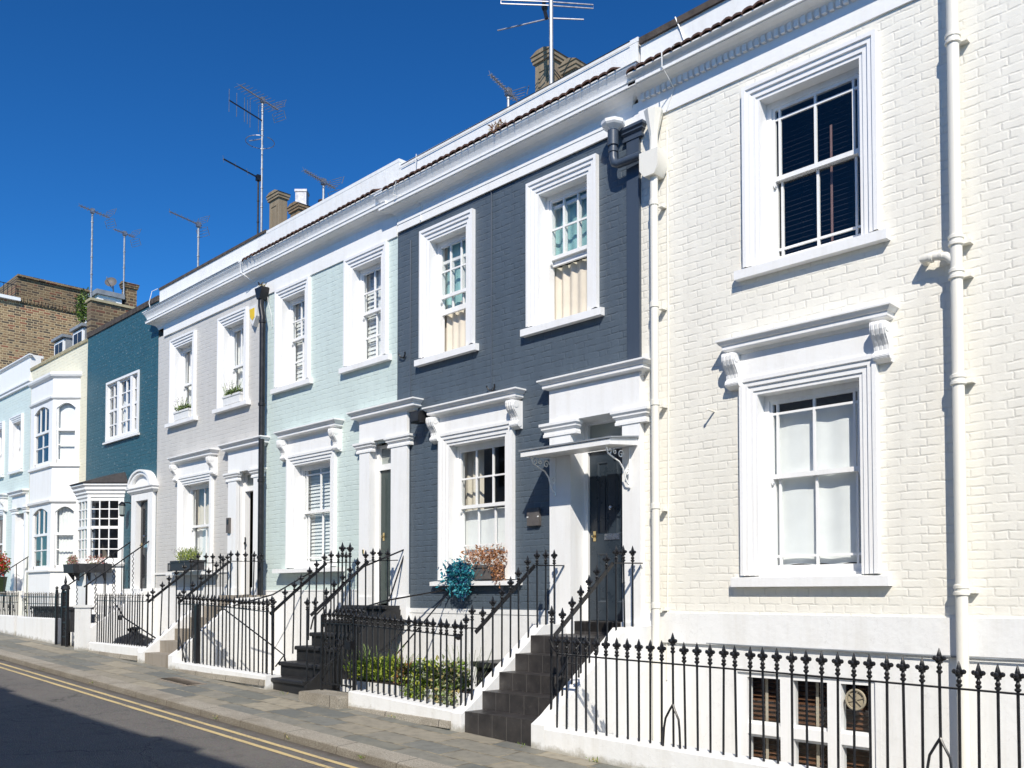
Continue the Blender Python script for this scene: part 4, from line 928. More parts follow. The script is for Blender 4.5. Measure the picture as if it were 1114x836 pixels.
for a, b in ((-7.25, -7.092), (-6.098, -5.93)):
    cheek(t, a, b, [(-1.725, -2.8), (-1.725, -1.225), (-1.60, -1.155), (-.78, -.555), (-.50, -.345), (-.005, -.335), (-.005, -2.8)])
t = steps('black painted steps with rounded nosings up to the dark green door', -11.28, -10.26, [-1.60, -1.34, -1.09, -.85, -.61], [-1.11, -.92, -.715, -.535, -.36], -.30, -.155, 'rubber', -1.6, .035, True)
MB().prism([(-1.60, -1.6), (-1.60, -1.17), (-1.34, -.975), (-1.09, -.77), (-.85, -.59), (-.61, -.415), (-.30, -.21), (0, -.21), (0, -.47), (-1.16, -1.26), (-1.35, -1.6)], 'x', -10.262, -10.235).build('stringer', 'rubber', t)
t = steps('worn grey concrete steps up to the half open door of the grey house', -14.95, -13.975, [-1.68, -1.43, -1.18, -.93, -.69], [-.95, -.76, -.57, -.385, -.195], -.40, -.01, 'concrete', -1.5)
for a, b in ((-15.13, -14.952), (-13.973, -13.83)):
    cheek(t, a, b, [(-1.725, -2.8), (-1.725, -.95), (-1.60, -.87), (-.60, -.06), (-.005, -.03), (-.005, -2.8)])
t = steps('white sided flight of steps below the arched doorway of the teal house', -19.62, -18.62, [-1.45, -1.2, -.95, -.70, -.45], [-.74, -.57, -.40, -.23, -.05], -.2, .12, 'whitewall', -1.3)
cheek(t, -18.618, -18.50, [(-1.46, -1.2), (-1.46, -.80), (-.2, .08), (-.005, .10), (-.005, -1.2)])
steps('white painted steps to the white door of the far aqua house', -27.4, -26.5, [-1.4, -1.15, -.9, -.65], [-.50, -.34, -.18, -.04], -.4, .1, 'whitewall', -1.1)
def gwall(label, x0, x1, zt0, zt1, y0=YF, y1=-1.48, mat='whitewall', base=True):
    t = thing('garden_wall', label, 'wall', ((x0+x1)/2, (y0+y1)/2, G((x0+x1)/2)), 'low white walls under the railings')
    mb = MB(); n = max(2, int((x1-x0)/.35)); rn = random.Random(int(abs(x0)*10)); rows = []
    for i in range(n+1):
        f = i/n; x = x0+(x1-x0)*f; z = zt0+(zt1-zt0)*f; d = rn.uniform(-.006, .006)
        rows.append([(x, y0+d, -2.8), (x, y0+d, z-.012), (x, y0+.015, z+rn.uniform(-.004, .004)), (x, y1-.015, z), (x, y1, z-.012), (x, y1, -2.8)])
    for a, b in zip(rows[:-1], rows[1:]):
        for k in range(5): mb.quad(a[k], b[k], b[k+1], a[k+1])
    mb.add(rows[0], [tuple(range(6))]); mb.add(rows[-1], [tuple(range(6))]); mb.build('wall', mat, t)
    if base: MB().prism([(y0-.028, G(x0)-.05), (y0-.016, G(x0)+.02), (y0+.01, G(x0)+.03), (y0+.01, G(x0)-.05)], 'x', x0+.01, x1-.01).build('stone_plinth', 'kerbstone', t)
    return t
gwall('low white wall under the long railing of the cream house', -5.928, X1 if X1 > 0 else 2.2, -1.25, -1.39, base=False)
gwall('low white wall on a crumbling stone base in front of the slate blue house', -9.10, -7.252, -1.135, -1.205)
gwall('low white wall under the railing in front of the mint house', -13.828, -11.03, -1.03, -1.08)
gwall('low white wall under the railing left of the grey concrete steps', -17.28, -15.132, -.86, -.87)
gwall('low panelled white wall in front of the yellow bay window', -21.40, -19.05, -.47, -.47, base=False)
gwall('low white wall at the far left edge of the photo', -31, -21.60, -.44, -.46, base=False)
t = thing('gate_pillar', 'square white pillar between the teal and grey front yards', 'pillar', (-17.57, -1.72, G(-17.57)))
MB().box(-17.78, -17.54, -1.80, -1.60, -1.4, -.24).build('shaft', 'whitewall', t); MB().box(-17.80, -17.52, -1.82, -1.58, -.24, -.195).build('cap', 'whitewall', t)
t = thing('stone_block', 'worn tan stone block at the foot of the black steps', 'stone', (-9.45, -1.8, G(-9.45)))
MB().prism([(-9.98, G(-9.9)-.1), (-9.97, -1.205), (-9.93, -1.19), (-9.16, -1.195), (-9.11, -1.22), (-9.11, G(-9.1)-.1)], 'y', -1.86, -1.50).build('block', 'kerbstone', t)

# ================================================================== RAILINGS
GR = 'black iron railings along the terrace'
def railing(label, loc, rail_paths, pk, w_=.012, ht=.038, r=.0104, fin=FINM, fs=1.12, cat='railing'):
    t = thing('iron_railing', label, cat, loc, GR)
    for p in rail_paths:
        lv = len(p) == 2 and abs(p[0][2]-p[1][2]) < .05 and ht > .02
        MB().bar(p, .03 if lv else w_, .012 if lv else ht).build('top_rail', 'iron', t)
    for q in pk: picket(t, *q[:4], r=r, fin=fin, fs=fs)
    return t
# cream front
xs = [-5.88+.1203*i for i in range(66)]
zrl = lambda x: -.555-.0190*(x+5.88); zbt = lambda x: -1.255-.0175*(x+5.9)
pk = [(x, YR, zbt(x)-.03, zrl(x)+(.095 if i in (11, 29, 47) else .02)) for i, x in enumerate(xs) if x < 2.1]
t = railing('long straight run of black spiked railing in front of the cream house', (-2, YR, G(-2)), [[(-5.96, YR-.02, -.42), (-5.93, YR, -.50), (-5.85, YR, -.56), (xs[20], YR, zrl(xs[20])), (2.1, YR, zrl(2.1))]], pk, .034, .012)
for i in (11, 29, 47):
    x = xs[i]; mb = MB(); zt = zrl(x)-.40
    for s_ in (-1, 1): mb.tube([(x, YR-.005, zt+.06), (x+s_*.022, YR-.015, zt+.02), (x+s_*.066, YR-.02, zt-.06), (x+s_*.078, YR-.025, zt-.14), (x+s_*.088, YR-.03, zbt(x)-.02)], .0095, 6)
    mb.build('stay', 'iron', t, True)
# blue steps
for lab, x in (('sloping black handrail with spikes right of the charcoal tiled steps', -6.03), ('sloping black handrail with spikes left of the charcoal tiled steps', -7.16)):
    ys = [-1.36, -1.22, -1.085, -.955, -.825, -.675, -.53, -.39, -.25]
    hr = lambda y: -.375+(y+1.44)*.805 if y < -.575 else .325
    cb = lambda y: -1.18+(y+1.6)*.73 if y < -.50 else -.36
    t = railing(lab, (x, -.9, G(x)), [[(x, -1.47, -.40), (x, -.575, .322)], [(x, -.58, .325), (x, -.09, .335)]], [(x, y, cb(y), hr(y)+.02) for y in ys], .010, .045)
    picket(t, x, -1.52, -1.14, -.27, r=.013)
    if x > -7: MB().tube([(x, -1.42, -.80), (x+.04, -1.35, -.66), (x+.16, -1.3, -.68), (x+.16, -1.3, -.80)], .010, 5).build('boot_scraper', 'iron', t)
# blue front
xs = [-9.13+.111*i for i in range(18)]
rz = lambda x: -.36-.042*(x+9.13)
t = railing('short black spiked railing in front of the planted yard of the blue house', (-8.2, YR, G(-8.2)), [[(-9.2, YR, rz(-9.2)), (-7.24, YR, rz(-7.24))], [(-8.5, YR+.05, -.345), (-7.05, YR+.05, -.35)]], [(x, YR, -1.17-.037*(x+9.13), rz(x)+.005) for x in xs], .030, .011)
picket(t, -7.17, YR, -1.2, -.36, r=.011); mb = MB(); mb.ball((-7.28, YR, -.445), .035, 8); mb.build('rail_joint', 'iron', t)
# gate beside the black steps
t = thing('iron_gate', 'black iron gate with crowded spikes beside the black steps', 'gate', (-9.5, YR, G(-9.5)))
mb = MB(); mb.bar([(-9.86, YR, -.355), (-9.17, YR, -.36)], .03, .014); mb.bar([(-9.86, YR, -1.10), (-9.17, YR, -1.10)], .03, .014)
for x in (-9.86, -9.17): mb.box(x-.014, x+.014, YR-.014, YR+.014, -1.2, -.25)
mb.build('gate_frame', 'iron', t)
for i in range(7): picket(t, -9.78+i*.09, YR, -1.1, -.345)
for i in range(7): picket(t, -9.74+i*.09, YR+.14, -.78, -.30+.01*(i % 2))
mb = MB(); curl(mb, -9.5, YR-.02, -.62, .09, 1.3, 0, .007); curl(mb, -9.72, YR-.02, -.62, .09, 1.3, 3.1, .007, sgn=-1); mb.tube([(-9.86, YR, -1.08), (-9.2, YR, -.40)], .007, 5); mb.box(-9.30, -9.18, YR-.05, YR+.02, -.66, -.56); mb.build('lock_plate', 'iron', t)
# mint steps
for lab, x, off in (('sloping black handrail with spikes left of the black painted steps', -11.30, 0), ('sloping black handrail with spikes right of the black painted steps', -10.28, .01)):
    ys = [-1.44, -1.27, -1.14, -1.02, -.89, -.77, -.64, -.52, -.40, -.27]
    hr = lambda y: -.24+(y+1.46)*.80 if y < -.60 else .45
    cb = lambda y: -1.10+(y+1.55)*.72 if y < -.30 else -.17
    t = railing(lab, (x, -.9, G(x)), [[(x, -1.50, -.27), (x, -.60, .452)], [(x, -.61, .455), (x, -.10, .48)]], [(x, y, cb(y), hr(y)+.02) for y in ys], .010, .042)
    picket(t, x, -1.55, -1.22, -.20, r=.013)
    for y in ((-.33, -.20) if x < -11 else ()): picket(t, x, y, -.16, .55, fs=1.45, r=.012)
t.parent = None
MB().tube([(-10.28, -1.5, -.45), (-10.28, -1.46, -.3), (-10.24, -.75, .36), (-10.20, -.04, .63), (-10.20, -.03, .60), (-10.24, -.28, -.10)], .012, 6).build('stay', 'iron', t)
MB().tube([(-10.24, -.9, -.22), (-10.0, -.5, -.08), (-9.3, -.06, .06)], .011, 6).build('stay', 'iron', t)
MB().tube([(-9.25, -.04, .03), (-9.45, -.4, -.45), (-9.75, -.75, -1.0)], .010, 6).build('stay', 'iron', t)
# mint front
xs = [-13.86+.116*i for i in range(24)]
t = railing('black spiked railing in front of the mint house between grey and black steps', (-12.4, YR, G(-12.4)), [[(-13.9, YR, -.15), (-12.95, YR, -.155), (-11.15, YR, -.235)], [(-11.15, YR, -.235), (-11.2, YR+.1, -.24)]], [(x, YR, -1.07-.02*(x+13.8), -.135-.031*(x+13.86)) for x in xs], .030, .011)
picket(t, -11.06, YR, -1.1, -.17, r=.011)
mb = MB(); mb.tube([(-13.84, YR-.03, -.4), (-13.78, YR-.05, -.62), (-13.55, YR-.06, -.98), (-13.5, YR-.06, -1.05)], .012, 6); mb.tube([(-13.2, -1.3, -.25), (-13.0, -1.3, -.22), (-12.1, -1.0, -.75), (-11.85, -.95, -.88), (-12.0, -1.0, -1.05)], .011, 6); mb.tube([(-11.85, -.95, -.88), (-11.80, -.9, -1.15)], .011, 6)
mb.tube([(-13.3, -1.0, -.18), (-12.95, -.5, .0), (-12.75, -.2, .22), (-12.5, -.07, .36), (-12.2, -.05, .38), (-11.9, -.05, .39)], .012, 6)
mb.build('stay', 'iron', t, True)
mb = MB(); mb.box(-13.30, -13.23, YR-.03, YR+.04, -1.05, -.16); mb.build('gate_post', 'iron', t)
# grey steps
for lab, x in (('sloping black handrail with spikes left of the grey concrete steps', -15.05), ('sloping black handrail with spikes right of the grey concrete steps', -13.90)):
    ys = [-1.52, -1.38, -1.24, -1.11, -.98, -.86, -.74, -.60, -.46, -.32, -.18]
    hr = lambda y: -.10+(y+1.55)*.80 if y < -.76 else .54
    cb = lambda y: -.87+(y+1.6)*.80 if y < -.60 else -.06
    t = railing(lab, (x, -.9, G(x)), [[(x, -1.60, -.13), (x, -.75, .54)], [(x, -.76, .543), (x, -.12, .555)]], [(x, y, cb(y), hr(y)+.02) for y in ys], .010, .040)
    picket(t, x, -1.60, -.95, -.11, r=.014)
# left of the grey steps
xs = [-17.22+.103*i for i in range(20)]
t = railing('black spiked railing left of the grey steps with a dark sack behind it', (-16.2, YR, G(-16.2)), [[(-17.3, YR, -.11), (-15.12, YR, -.115)], [(-15.12, YR, -.10), (-15.08, YR+.03, -.05)]], [(x, YR, -.88, -.05) for x in xs], .028, .011, fin=FINS)
mb = MB(); mb.tube([(-17.1, -1.3, -.2), (-16.9, -1.25, -.42), (-16.0, -1.0, -.80), (-15.8, -1.0, -1.0)], .014, 6); mb.ball((-16.95, -1.3, -.42), .05, 8); mb.build('stay', 'iron', t)
# teal step rails: plain twisted balusters
for lab, x in (('thin black handrail with twisted balusters left of the steps to the arched doorway', -19.62), ('thin black handrail with twisted balusters right of the steps to the arched doorway', -18.60)):
    rl = lambda y: .22+(y+1.25)*.74 if y < -.02 else 1.14
    t = railing(lab, (x, -.7, G(x)), [[(x, -1.35, rl(-1.35)), (x, -.02, 1.135), (x, .0, 1.14)]], [], .014, .024)
    for k, y in enumerate((-1.3, -1.12, -.94, -.76, -.58, -.40, -.22, -.06)):
        zb = min(.10, -.80+(y+1.45)*.70); mb = MB()
        if k % 2 == 0: mb.tube([(x, y, zb), (x, y, rl(y))], .009 if k else .02, 5)
        else: mb.tube([(x+.013*math.cos(q*1.5), y+.013*math.sin(q*1.5), zb+(rl(y)-zb)*q/40) for q in range(41)], .0075, 4)
        mb.build('baluster', 'iron', t)
# ornate low rails in front of the yellow and aqua houses
def lowrail(label, x0, x1, z0, z1):
    t = thing('iron_railing', label, 'railing', ((x0+x1)/2, YR, G((x0+x1)/2)), GR)
    MB().bar([(x0, YR, z1), (x1, YR, z1)], .03, .02).bar([(x0, YR, z1-.14), (x1, YR, z1-.14)], .02, .014).build('top_rail', 'iron', t)
    n = int((x1-x0)/.115)
    for i in range(n+1):
        x = x0+(x1-x0)*i/n; picket(t, x, YR, z0-.02, z1+.03, fin=FINS, r=.009)
    mb = MB()
    for i in range(0, n, 3):
        x = x0+(x1-x0)*(i+.5)/n; curl(mb, x, YR, z1-.24, .05, 1.2, 0, .008); curl(mb, x+.06, YR, z1-.33, .05, 1.2, 3, .008, sgn=-1)
    mb.build('scrollwork', 'iron', t); return t
lowrail('ornate low black railing on the white wall in front of the yellow bay window', -21.3, -19.1, -.47, -.05)
lowrail('ornate low black railing at the far left edge of the photo', -26.0, -21.75, -.45, -.03)
t = thing('iron_gate_pier', 'black ornate iron gate pier with a pointed top beside the teal steps', 'gate pier', (-18.72, -1.7, G(-18.7)))
mb = MB()
for x in (-18.66, -18.42): mb.box(x-.018, x+.018, -1.735, -1.685, G(-18.7)-.03, .10)
for z in (-.82, -.55, -.25, .04): mb.box(-18.65, -18.43, -1.725, -1.695, z, z+.03)
for x in (-18.60, -18.54, -18.48): mb.tube([(x, -1.71, G(-18.7)), (x, -1.71, .05)], .010, 5)
for z in (-.68, -.40, -.10): curl(mb, -18.57, -1.71, z, .07, 1.2, 0, .011); curl(mb, -18.51, -1.71, z, .07, 1.2, 3.1, .011, sgn=-1)
mb.build('panel', 'iron', t); mb = MB(); mb.lathe([(.03, 0), (.09, .02), (.08, .08), (.02, .12), (.03, .16), (.0, .30)], (-18.54, -1.71, .08), 8); mb.build('finial', 'iron', t)
t = thing('iron_post', 'plain black iron post right of the yellow house wall', 'post', (-18.95, -1.72, G(-18.95)))
MB().box(-19.0, -18.96, -1.74, -1.70, G(-18.95)-.03, .10).build('shaft', 'iron', t); m_ = MB(); m_.ball((-18.98, -1.72, .13), .03, 6); m_.build('knob', 'iron', t)
t = railing('thin sloping black handrail up to the white door of the far aqua house', (-26.3, -.4, G(-26)), [[(-26.3, -1.2, .15), (-26.3, .0, 1.02)]], [], .014, .024)
for y in (-1.15, -.9, -.6, -.3, -.05): picket(t, -26.3, y, -.55+.45*(y+1.2), .15+(y+1.2)*.72, fin=None)
for i, x in enumerate((-26.0, -25.8)): picket(t, x, -.9, -.2, .75, fs=1.2)

# ================================================================== BRICK BUILDING, ROOFS, CHIMNEYS
t = thing('brick_building', 'tall yellow brick building with a bare flank wall above the pale houses', 'building', (-36, 4, G(-36)))
MB().box(-41, -31.02, .35, 12, -2, 9.12).build('wall', 'brickx', t)
MB().box(-41, -31.05, .93, 3.2, 9.30, 9.92).build('parapet', 'brickdark', t)
MB().box(-41, -30.98, .93, 3.25, 9.12, 9.30).build('brick_course', 'brickdark', t)
mb = MB()
for k in range(22): mb.box(-31.0, -30.955, .95+k*.105, .95+k*.105+.06, 9.14, 9.29)
mb.build('dog_tooth_course', 'brickdark', t)
MB().box(-41, -30.97, .95, 3.18, 9.92, 9.99).build('coping', 'brickdark', t)
MB().box(-41, -30.9, .0, 1.02, 9.13, 9.23).build('ledge', 'trim', t)
mb = MB(); mb.tube([(-30.98, -.3, 9.62), (-30.98, .92, 9.62)], .014, 5)
for k in range(11): mb.tube([(-30.98, -.25+k*.115, 9.2), (-30.98, -.25+k*.115, 9.62)], .010, 5)
mb.build('balcony_rail', 'iron', t)
MB().box(-31.02, -30.9, 2.98, 3.16, 9.05, 9.25).build('gutter_end', 'trim', t)
t2 = teal
MB().box(-22.62, -22.36, .06, 1.6, 5.6, 6.97).build('party_parapet', 'brickdark', t2); MB().box(-22.66, -22.32, .03, 1.65, 6.97, 7.03).build('party_coping', 'stonecoping', t2)
def stack(house, x0, x1, y0, y1, z0, z1, mat='chimney', pot=None):
    c = MB().box(x0, x1, y0, y1, z0, z1-.12).build('chimney', mat, house)
    MB().box(x0-.03, x1+.03, y0-.03, y1+.03, z1-.13, z1-.08).box(x0-.045, x1+.045, y0-.045, y1+.045, z1-.08, z1-.02).prism([(x0-.06, z1-.02), (x1+.06, z1-.02), (x1-.08, z1+.04), (x0+.08, z1+.04)], 'y', y0-.06, y1+.06).build('cap', mat, c)
    MB().frame(x0+.09, x1-.09, max(z0+.2, z1-.75), z1-.28, [(.03, y0-.012), (0, y0-.012), (0, y0+.01)], True).build('panel', mat, c)
    MB().box(x0-.05, x1+.05, y0-.04, y1+.04, z0, max(z0+.1, z1-.82)).build('base', mat, c); return c
stack(blue, -9.57, -9.26, 1.95, 2.25, 5.9, 8.22); stack(blue, -9.13, -8.88, 2.1, 2.4, 5.9, 7.95)
stack(grey, -17.47, -17.08, 1.95, 2.15, 5.9, 8.52)
c = stack(grey, -16.62, -16.28, 1.95, 2.3, 5.9, 8.02, 'chimneybrown')
MB().lathe([(.18, 0), (.18, .04), (.16, .05), (.16, .30), (.18, .31), (.18, .36), (.05, .40)], (-16.45, 2.12, 8.0), 4).build('cowl', 'alu', c)
MB().lathe([(.14, 0), (.11, .2), (.13, .24)], (-15.9, 2.3, 7.8), 8).box(-16.05, -15.75, 2.1, 2.5, 5.9, 7.85).build('chimney_pot', 'tile', c)
stack(yel, -24.22, -23.98, 1.5, 1.8, 5.7, 8.15, 'brickdark')
wb = MB().box(-24.9, -24.0, .82, 1.42, 5.75, 7.68).build('roof_lantern', 'white', yel)
MB().box(-24.95, -23.93, .76, 1.47, 7.68, 7.80).build('lantern_roof', 'lead', wb); MB().box(-24.0, -23.985, .95, 1.25, 7.45, 7.60).build('louvre', 'lead', wb)
mb = MB(); mb.leaves((-24.35, .60, 7.35), (.26, .2, .42), 800, .075, 2, seed=9)
tag(mb.build('roof_bush', ['lf_dark', 'lf_green'], None), 'dark green bush growing on the roof beside the white roof lantern', 'bush')
t = thing('satellite_dish', 'small grey satellite dish on top of the white roof lantern', 'satellite dish', (-24.1, 1.25, 7.8))
mb = MB(); rings = [(0.01, 0), (.06, .005), (.11, .019), (.15, .042)]; n_ = 16; dv = Vector((.75, -.55, .36)).normalized(); q_ = dv.to_track_quat('Z', 'Y').to_matrix().to_4x4(); mb.T = Matrix.Translation((-24.1, 1.18, 8.08)) @ q_
vs = [(r*math.cos(2*math.pi*k/n_), r*math.sin(2*math.pi*k/n_), z) for r, z in rings for k in range(n_)]
mb.add(vs, [(i*n_+k, i*n_+(k+1) % n_, (i+1)*n_+(k+1) % n_, (i+1)*n_+k) for i in range(3) for k in range(n_)]); mb.build('dish', 'potgrey', t, True)
mb = MB(); mb.tube([(-24.1, 1.25, 7.78), (-24.1, 1.22, 8.06)], .02, 6); mb.tube([(-24.1, 1.2, 7.95), (-23.9, 1.0, 8.06), (-23.87, .98, 8.14)], .012, 5); mb.build('mount', 'mast', t)

# ================================================================== ROOF AERIALS
BD = Vector((math.cos(R(106)), math.sin(R(106)), 0)); PD = Vector((math.sin(R(106)), -math.cos(R(106)), 0))
GA = 'television aerials on the roofs'
def aerial(label, x, y, zb, zt, L, n=9, el=.30, fr=.30, refl=True, r=.022, mast='mast', tilt=0):
    t = thing('roof_aerial', label, 'aerial', (x, y, zb), GA)
    mb = MB(); mb.tube([(x, y, zb-.5), (x, y, zt)], r, 8)
    z = zb+.3
    while z < zt: mb.tube([(x, y, z), (x, y, z+.03)], r*1.35, 8); z += .42
    mb.build('mast', mast, t)
    c = Vector((x, y, zt)); a = c-BD*L*fr; b = c+BD*L*(1-fr)   # reflector sits at the far end b
    mb = MB(); mb.bar([a, b], .022, .022); mb.box(x-.04, x+.04, y-.04, y+.04, zt-.06, zt+.05); mb.build('boom', 'alu' if mast == 'mast' else 'iron', t)
    em = MB()
    for k in range(n):
        q = a+(b-a)*(k/(n-1))*.96; l_ = el*(.7+.4*k/(n-1))
        em.tube([q-PD*l_/2, q+PD*l_/2], .005, 4); em.tube([q-PD*l_*.3+Vector((0, 0, .07)), q+PD*l_*.3+Vector((0, 0, -.07))], .004, 4)
    em.build('elements', 'alu', t)
    if refl:
        e = b; mb = MB()
        for s_ in (-1, 1):
            for k in range(4):
                q = e+Vector((0, 0, s_*(.05+.055*k)))+BD*(.0+.022*k); mb.tube([q-PD*.13, q+PD*.13], .005, 4)
            for w_ in (-.17, .17): mb.tube([e+PD*w_+Vector((0, 0, s_*.05)), e+PD*w_+Vector((0, 0, s_*.22))+BD*.07], .007, 4)
        mb.build('reflector', 'alu', t)
    return t
aerial('roof aerial on a striped mast at the brick party wall, farthest left of the aerials', -22.48, .10, 6.9, 9.17, .80, 10, .20, .42)
aerial('small roof aerial rising from the brick chimney behind the white roof lantern', -23.96, 1.45, 8.2, 9.42, .62, 8, .18, .5)
aerial('single roof aerial with a stacked grid reflector above the grey house, left of the chimneys', -18.80, 1.0, 6.6, 8.03, .85, 6, .10, .90)
aerial('bare dark aerial with a plain boom just left of the tallest mast', -16.24, 1.0, 6.6, 8.22, .95, 4, .05, .95, False, .018, 'iron')
t = aerial('tallest roof aerial with vertical rods and a ring halfway up its mast', -17.64, 1.86, 8.0, 10.66, 1.12, 12, .46, .58)
mb = MB(); c = Vector((-17.64, 1.86, 10.2)); e = c-Vector((-.1, 1, 0)).normalized()*-.0
D2 = Vector((-.85, .52, 0)); D2.normalize(); D2 = Vector((.28, -.96, 0)).normalized()
a = c; b = c+D2*.95; mb.bar([a, b], .02, .02); mb.build('second_boom', 'iron', t)
mb = MB()
for q, l_ in ((.12, .60), (.38, .62), (.46, .54), (.55, .52), (.78, .50), (1.0, .48)): p_ = a+(b-a)*q; mb.tube([p_-Vector((0, 0, l_/2)), p_+Vector((0, 0, l_/2))], .007, 4)
mb.build('vertical_rods', 'alu', t)
mb = MB(); mb.tube([(-17.64+.30*math.cos(k*math.pi/12), 1.86+.30*math.sin(k*math.pi/12)-.05, 9.72) for k in range(24)], .008, 4); mb.tube([(-17.9, 1.7, 9.8), (-17.62, 1.86, 9.8), (-17.62, 1.86, 9.68)], .012, 4); mb.build('ring_dipole', 'alu', t)
aerial('roof aerial with many fine elements right of the metal chimney cowl', -14.69, 1.5, 6.3, 7.80, .85, 14, .20, .62)
aerial('small roof aerial left of the twin buff chimneys', -9.70, 1.5, 6.3, 7.55, .80, 12, .12, .66)
t = thing('roof_aerial', 'large mast with long horizontal dipole rods beside the twin buff chimneys', 'aerial', (-8.82, 1.5, 6), GA)
mb = MB(); mb.tube([(-8.82, 1.5, 5.95), (-8.82, 1.5, 9.9)], .030, 8); mb.build('mast', 'mast', t)
c = Vector((-8.85, 1.47, 8.47)); a = Vector((-9.30, .96, 8.47)); b = Vector((-8.47, 2.02, 8.50)); u_ = Vector((0, 0, .055))
mb = MB(); mb.tube([a, c, b, b+u_, c+u_, a+u_, a], .010, 5); mb.build('folded_dipole', 'alu', t)
mb = MB(); mb.tube([Vector((-9.58, 1.16, 8.29)), c+Vector((0, .04, -.17)), Vector((-8.54, 1.89, 8.31))], .011, 5); mb.build('dipole', 'alu', t)
mb = MB(); mb.bar([c+Vector((-.10, .0, .32)), c+Vector((-.08, 0, 0)), c+Vector((-.03, 0, -.18))], .035, .04); mb.ball(c+Vector((-.07, 0, .0)), .05, 6); mb.build('bracket', 'plastic_black', t)

# ================================================================== SMALL THINGS ON THE WALLS
t = thing('wall_lantern', 'black carriage lantern on the teal wall beside the bow window', 'lantern', (-19.72, -.02, 1.8))
mb = MB(); mb.tube([(-19.60, -.01, 1.92), (-19.62, -.10, 1.96), (-19.72, -.18, 1.95)], .012, 5); mb.lathe([(.02, .30), (.07, .24), (.08, .22), (.02, .20)], (-19.75, -.18, 1.68), 8); mb.build('bracket', 'iron', t); MB().lathe([(.03, 0), (.06, .03), (.06, .04)], (-19.75, -.18, 1.66), 8).build('base', 'iron', t)
MB().lathe([(.055, 0), (.068, .19)], (-19.75, -.18, 1.695), 8).build('glass', 'frost', t)
t = thing('security_light', 'black floodlight on the blue wall left of the window hood', 'lamp', (-9.75, -.01, 2.38))
mb = MB(); mb.prism([(-.21, 2.33), (-.23, 2.42), (-.21, 2.49), (-.08, 2.50), (-.06, 2.34)], 'x', -9.86, -9.66); mb.tube([(-9.60, -.01, 2.40), (-9.66, -.08, 2.40)], .05, 8); mb.lathe([(.05, 0), (.05, .05)], (-9.60, -.06, 2.36), 8); mb.build('housing', 'plastic_black', t)
MB().box(-9.85, -9.67, -.236, -.228, 2.35, 2.47).build('lens', 'planter', t)
t = thing('wall_box', 'small grey plaque box on the blue wall left of the door', 'plaque', (-7.70, -.01, .93))
MB().prism([(-7.80, .83), (-7.80, 1.03), (-7.785, 1.045), (-7.615, 1.045), (-7.60, 1.03), (-7.60, .83)], 'y', -.045, -.001).build('case', 'potgrey', t); MB().box(-7.80, -7.775, -.0475, -.044, .93, .945).box(-7.625, -7.60, -.0475, -.044, .93, .945).build('clip', 'plastic_white', t)
t = thing('alarm_box', 'white burglar alarm box with a yellow sticker on the grey house', 'alarm', (-14.42, -.01, 4.83))
MB().prism([(-14.56, 4.97), (-14.56, 5.02), (-14.28, 5.02), (-14.28, 4.97), (-14.30, 4.82), (-14.42, 4.66), (-14.54, 4.82)], 'y', -.09, -.001).build('case', 'plastic_white', t)
MB().prism([(-14.53, 4.97), (-14.36, 4.97), (-14.36, 4.80), (-14.43, 4.76), (-14.51, 4.83)], 'y', -.096, -.0905).build('sticker', 'yellowpaint', t)
t = thing('entry_phone', 'steel entry phone on the white pilaster of the grey house', 'intercom', (-15.23, -.07, 1.1))
MB().box(-15.29, -15.18, -.10, -.061, 1.10, 1.37).build('case', 'potgrey', t); MB().box(-15.265, -15.205, -.104, -.101, 1.25, 1.34).build('grille', 'plastic_black', t)

# ================================================================== PLANTS AND PLANTERS
def trough(name, label, cat, x0, x1, y0, y1, z0, z1, mat, rim=.012):
    t = thing(name, label, cat, ((x0+x1)/2, (y0+y1)/2, z0))
    mb = MB().box(x0, x1, y0, y1, z0, z1, 'u'); mb.box(x0-rim, x1+rim, y0-rim, y0+.01, z1-.035, z1); mb.box(x0-rim, x1+rim, y1-.01, y1+rim, z1-.035, z1); mb.box(x0-rim, x0+.01, y0, y1, z1-.036, z1+.001); mb.box(x1-.01, x1+rim, y0, y1, z1-.036, z1+.001)
    mb.build('trough', mat, t); MB().box(x0+.01, x1-.01, y0+.01, y1-.01, z1-.05, z1-.03).build('soil', 'soil', t); return t
# blue window pot with turquoise and orange foliage
t = trough('flower_planter', 'taupe planter of trailing turquoise and orange foliage on the blue house sill', 'planter', -8.72, -8.30, -.085, .07, .195, .375, 'potgrey')
mb = MB(); mb.leaves((-8.96, -.12, .26), (.27, .11, .20), 900, .058, 3, seed=21, fill=.2, asp=.55); mb.leaves((-8.88, -.14, .10), (.14, .07, .15), 240, .05, 3, seed=22, hang=1); mb.stems((-8.85, -.08, .2), (.25, .08), 14, .2, 2); mb.leaves((-8.94, -.14, .22), (.34, .14, .27), 130, .045, 3, seed=26, fill=.6)
mb.build('turquoise_foliage', ['lf_teal', 'lf_turq', 'lf_navy'], t)
mb = MB(); mb.leaves((-8.70, -.04, .47), (.29, .08, .14), 300, .048, 3, seed=23, fill=.2); mb.leaves((-8.34, -.06, .44), (.21, .08, .17), 280, .048, 3, seed=24, fill=.2); mb.leaves((-8.26, -.09, .28), (.11, .05, .15), 150, .045, 3, seed=25, hang=.6); mb.stems((-8.55, -.04, .34), (.34, .06), 22, .28, 3)
mb.build('orange_foliage', ['lf_orange', 'lf_peach', 'lf_rust'], t)
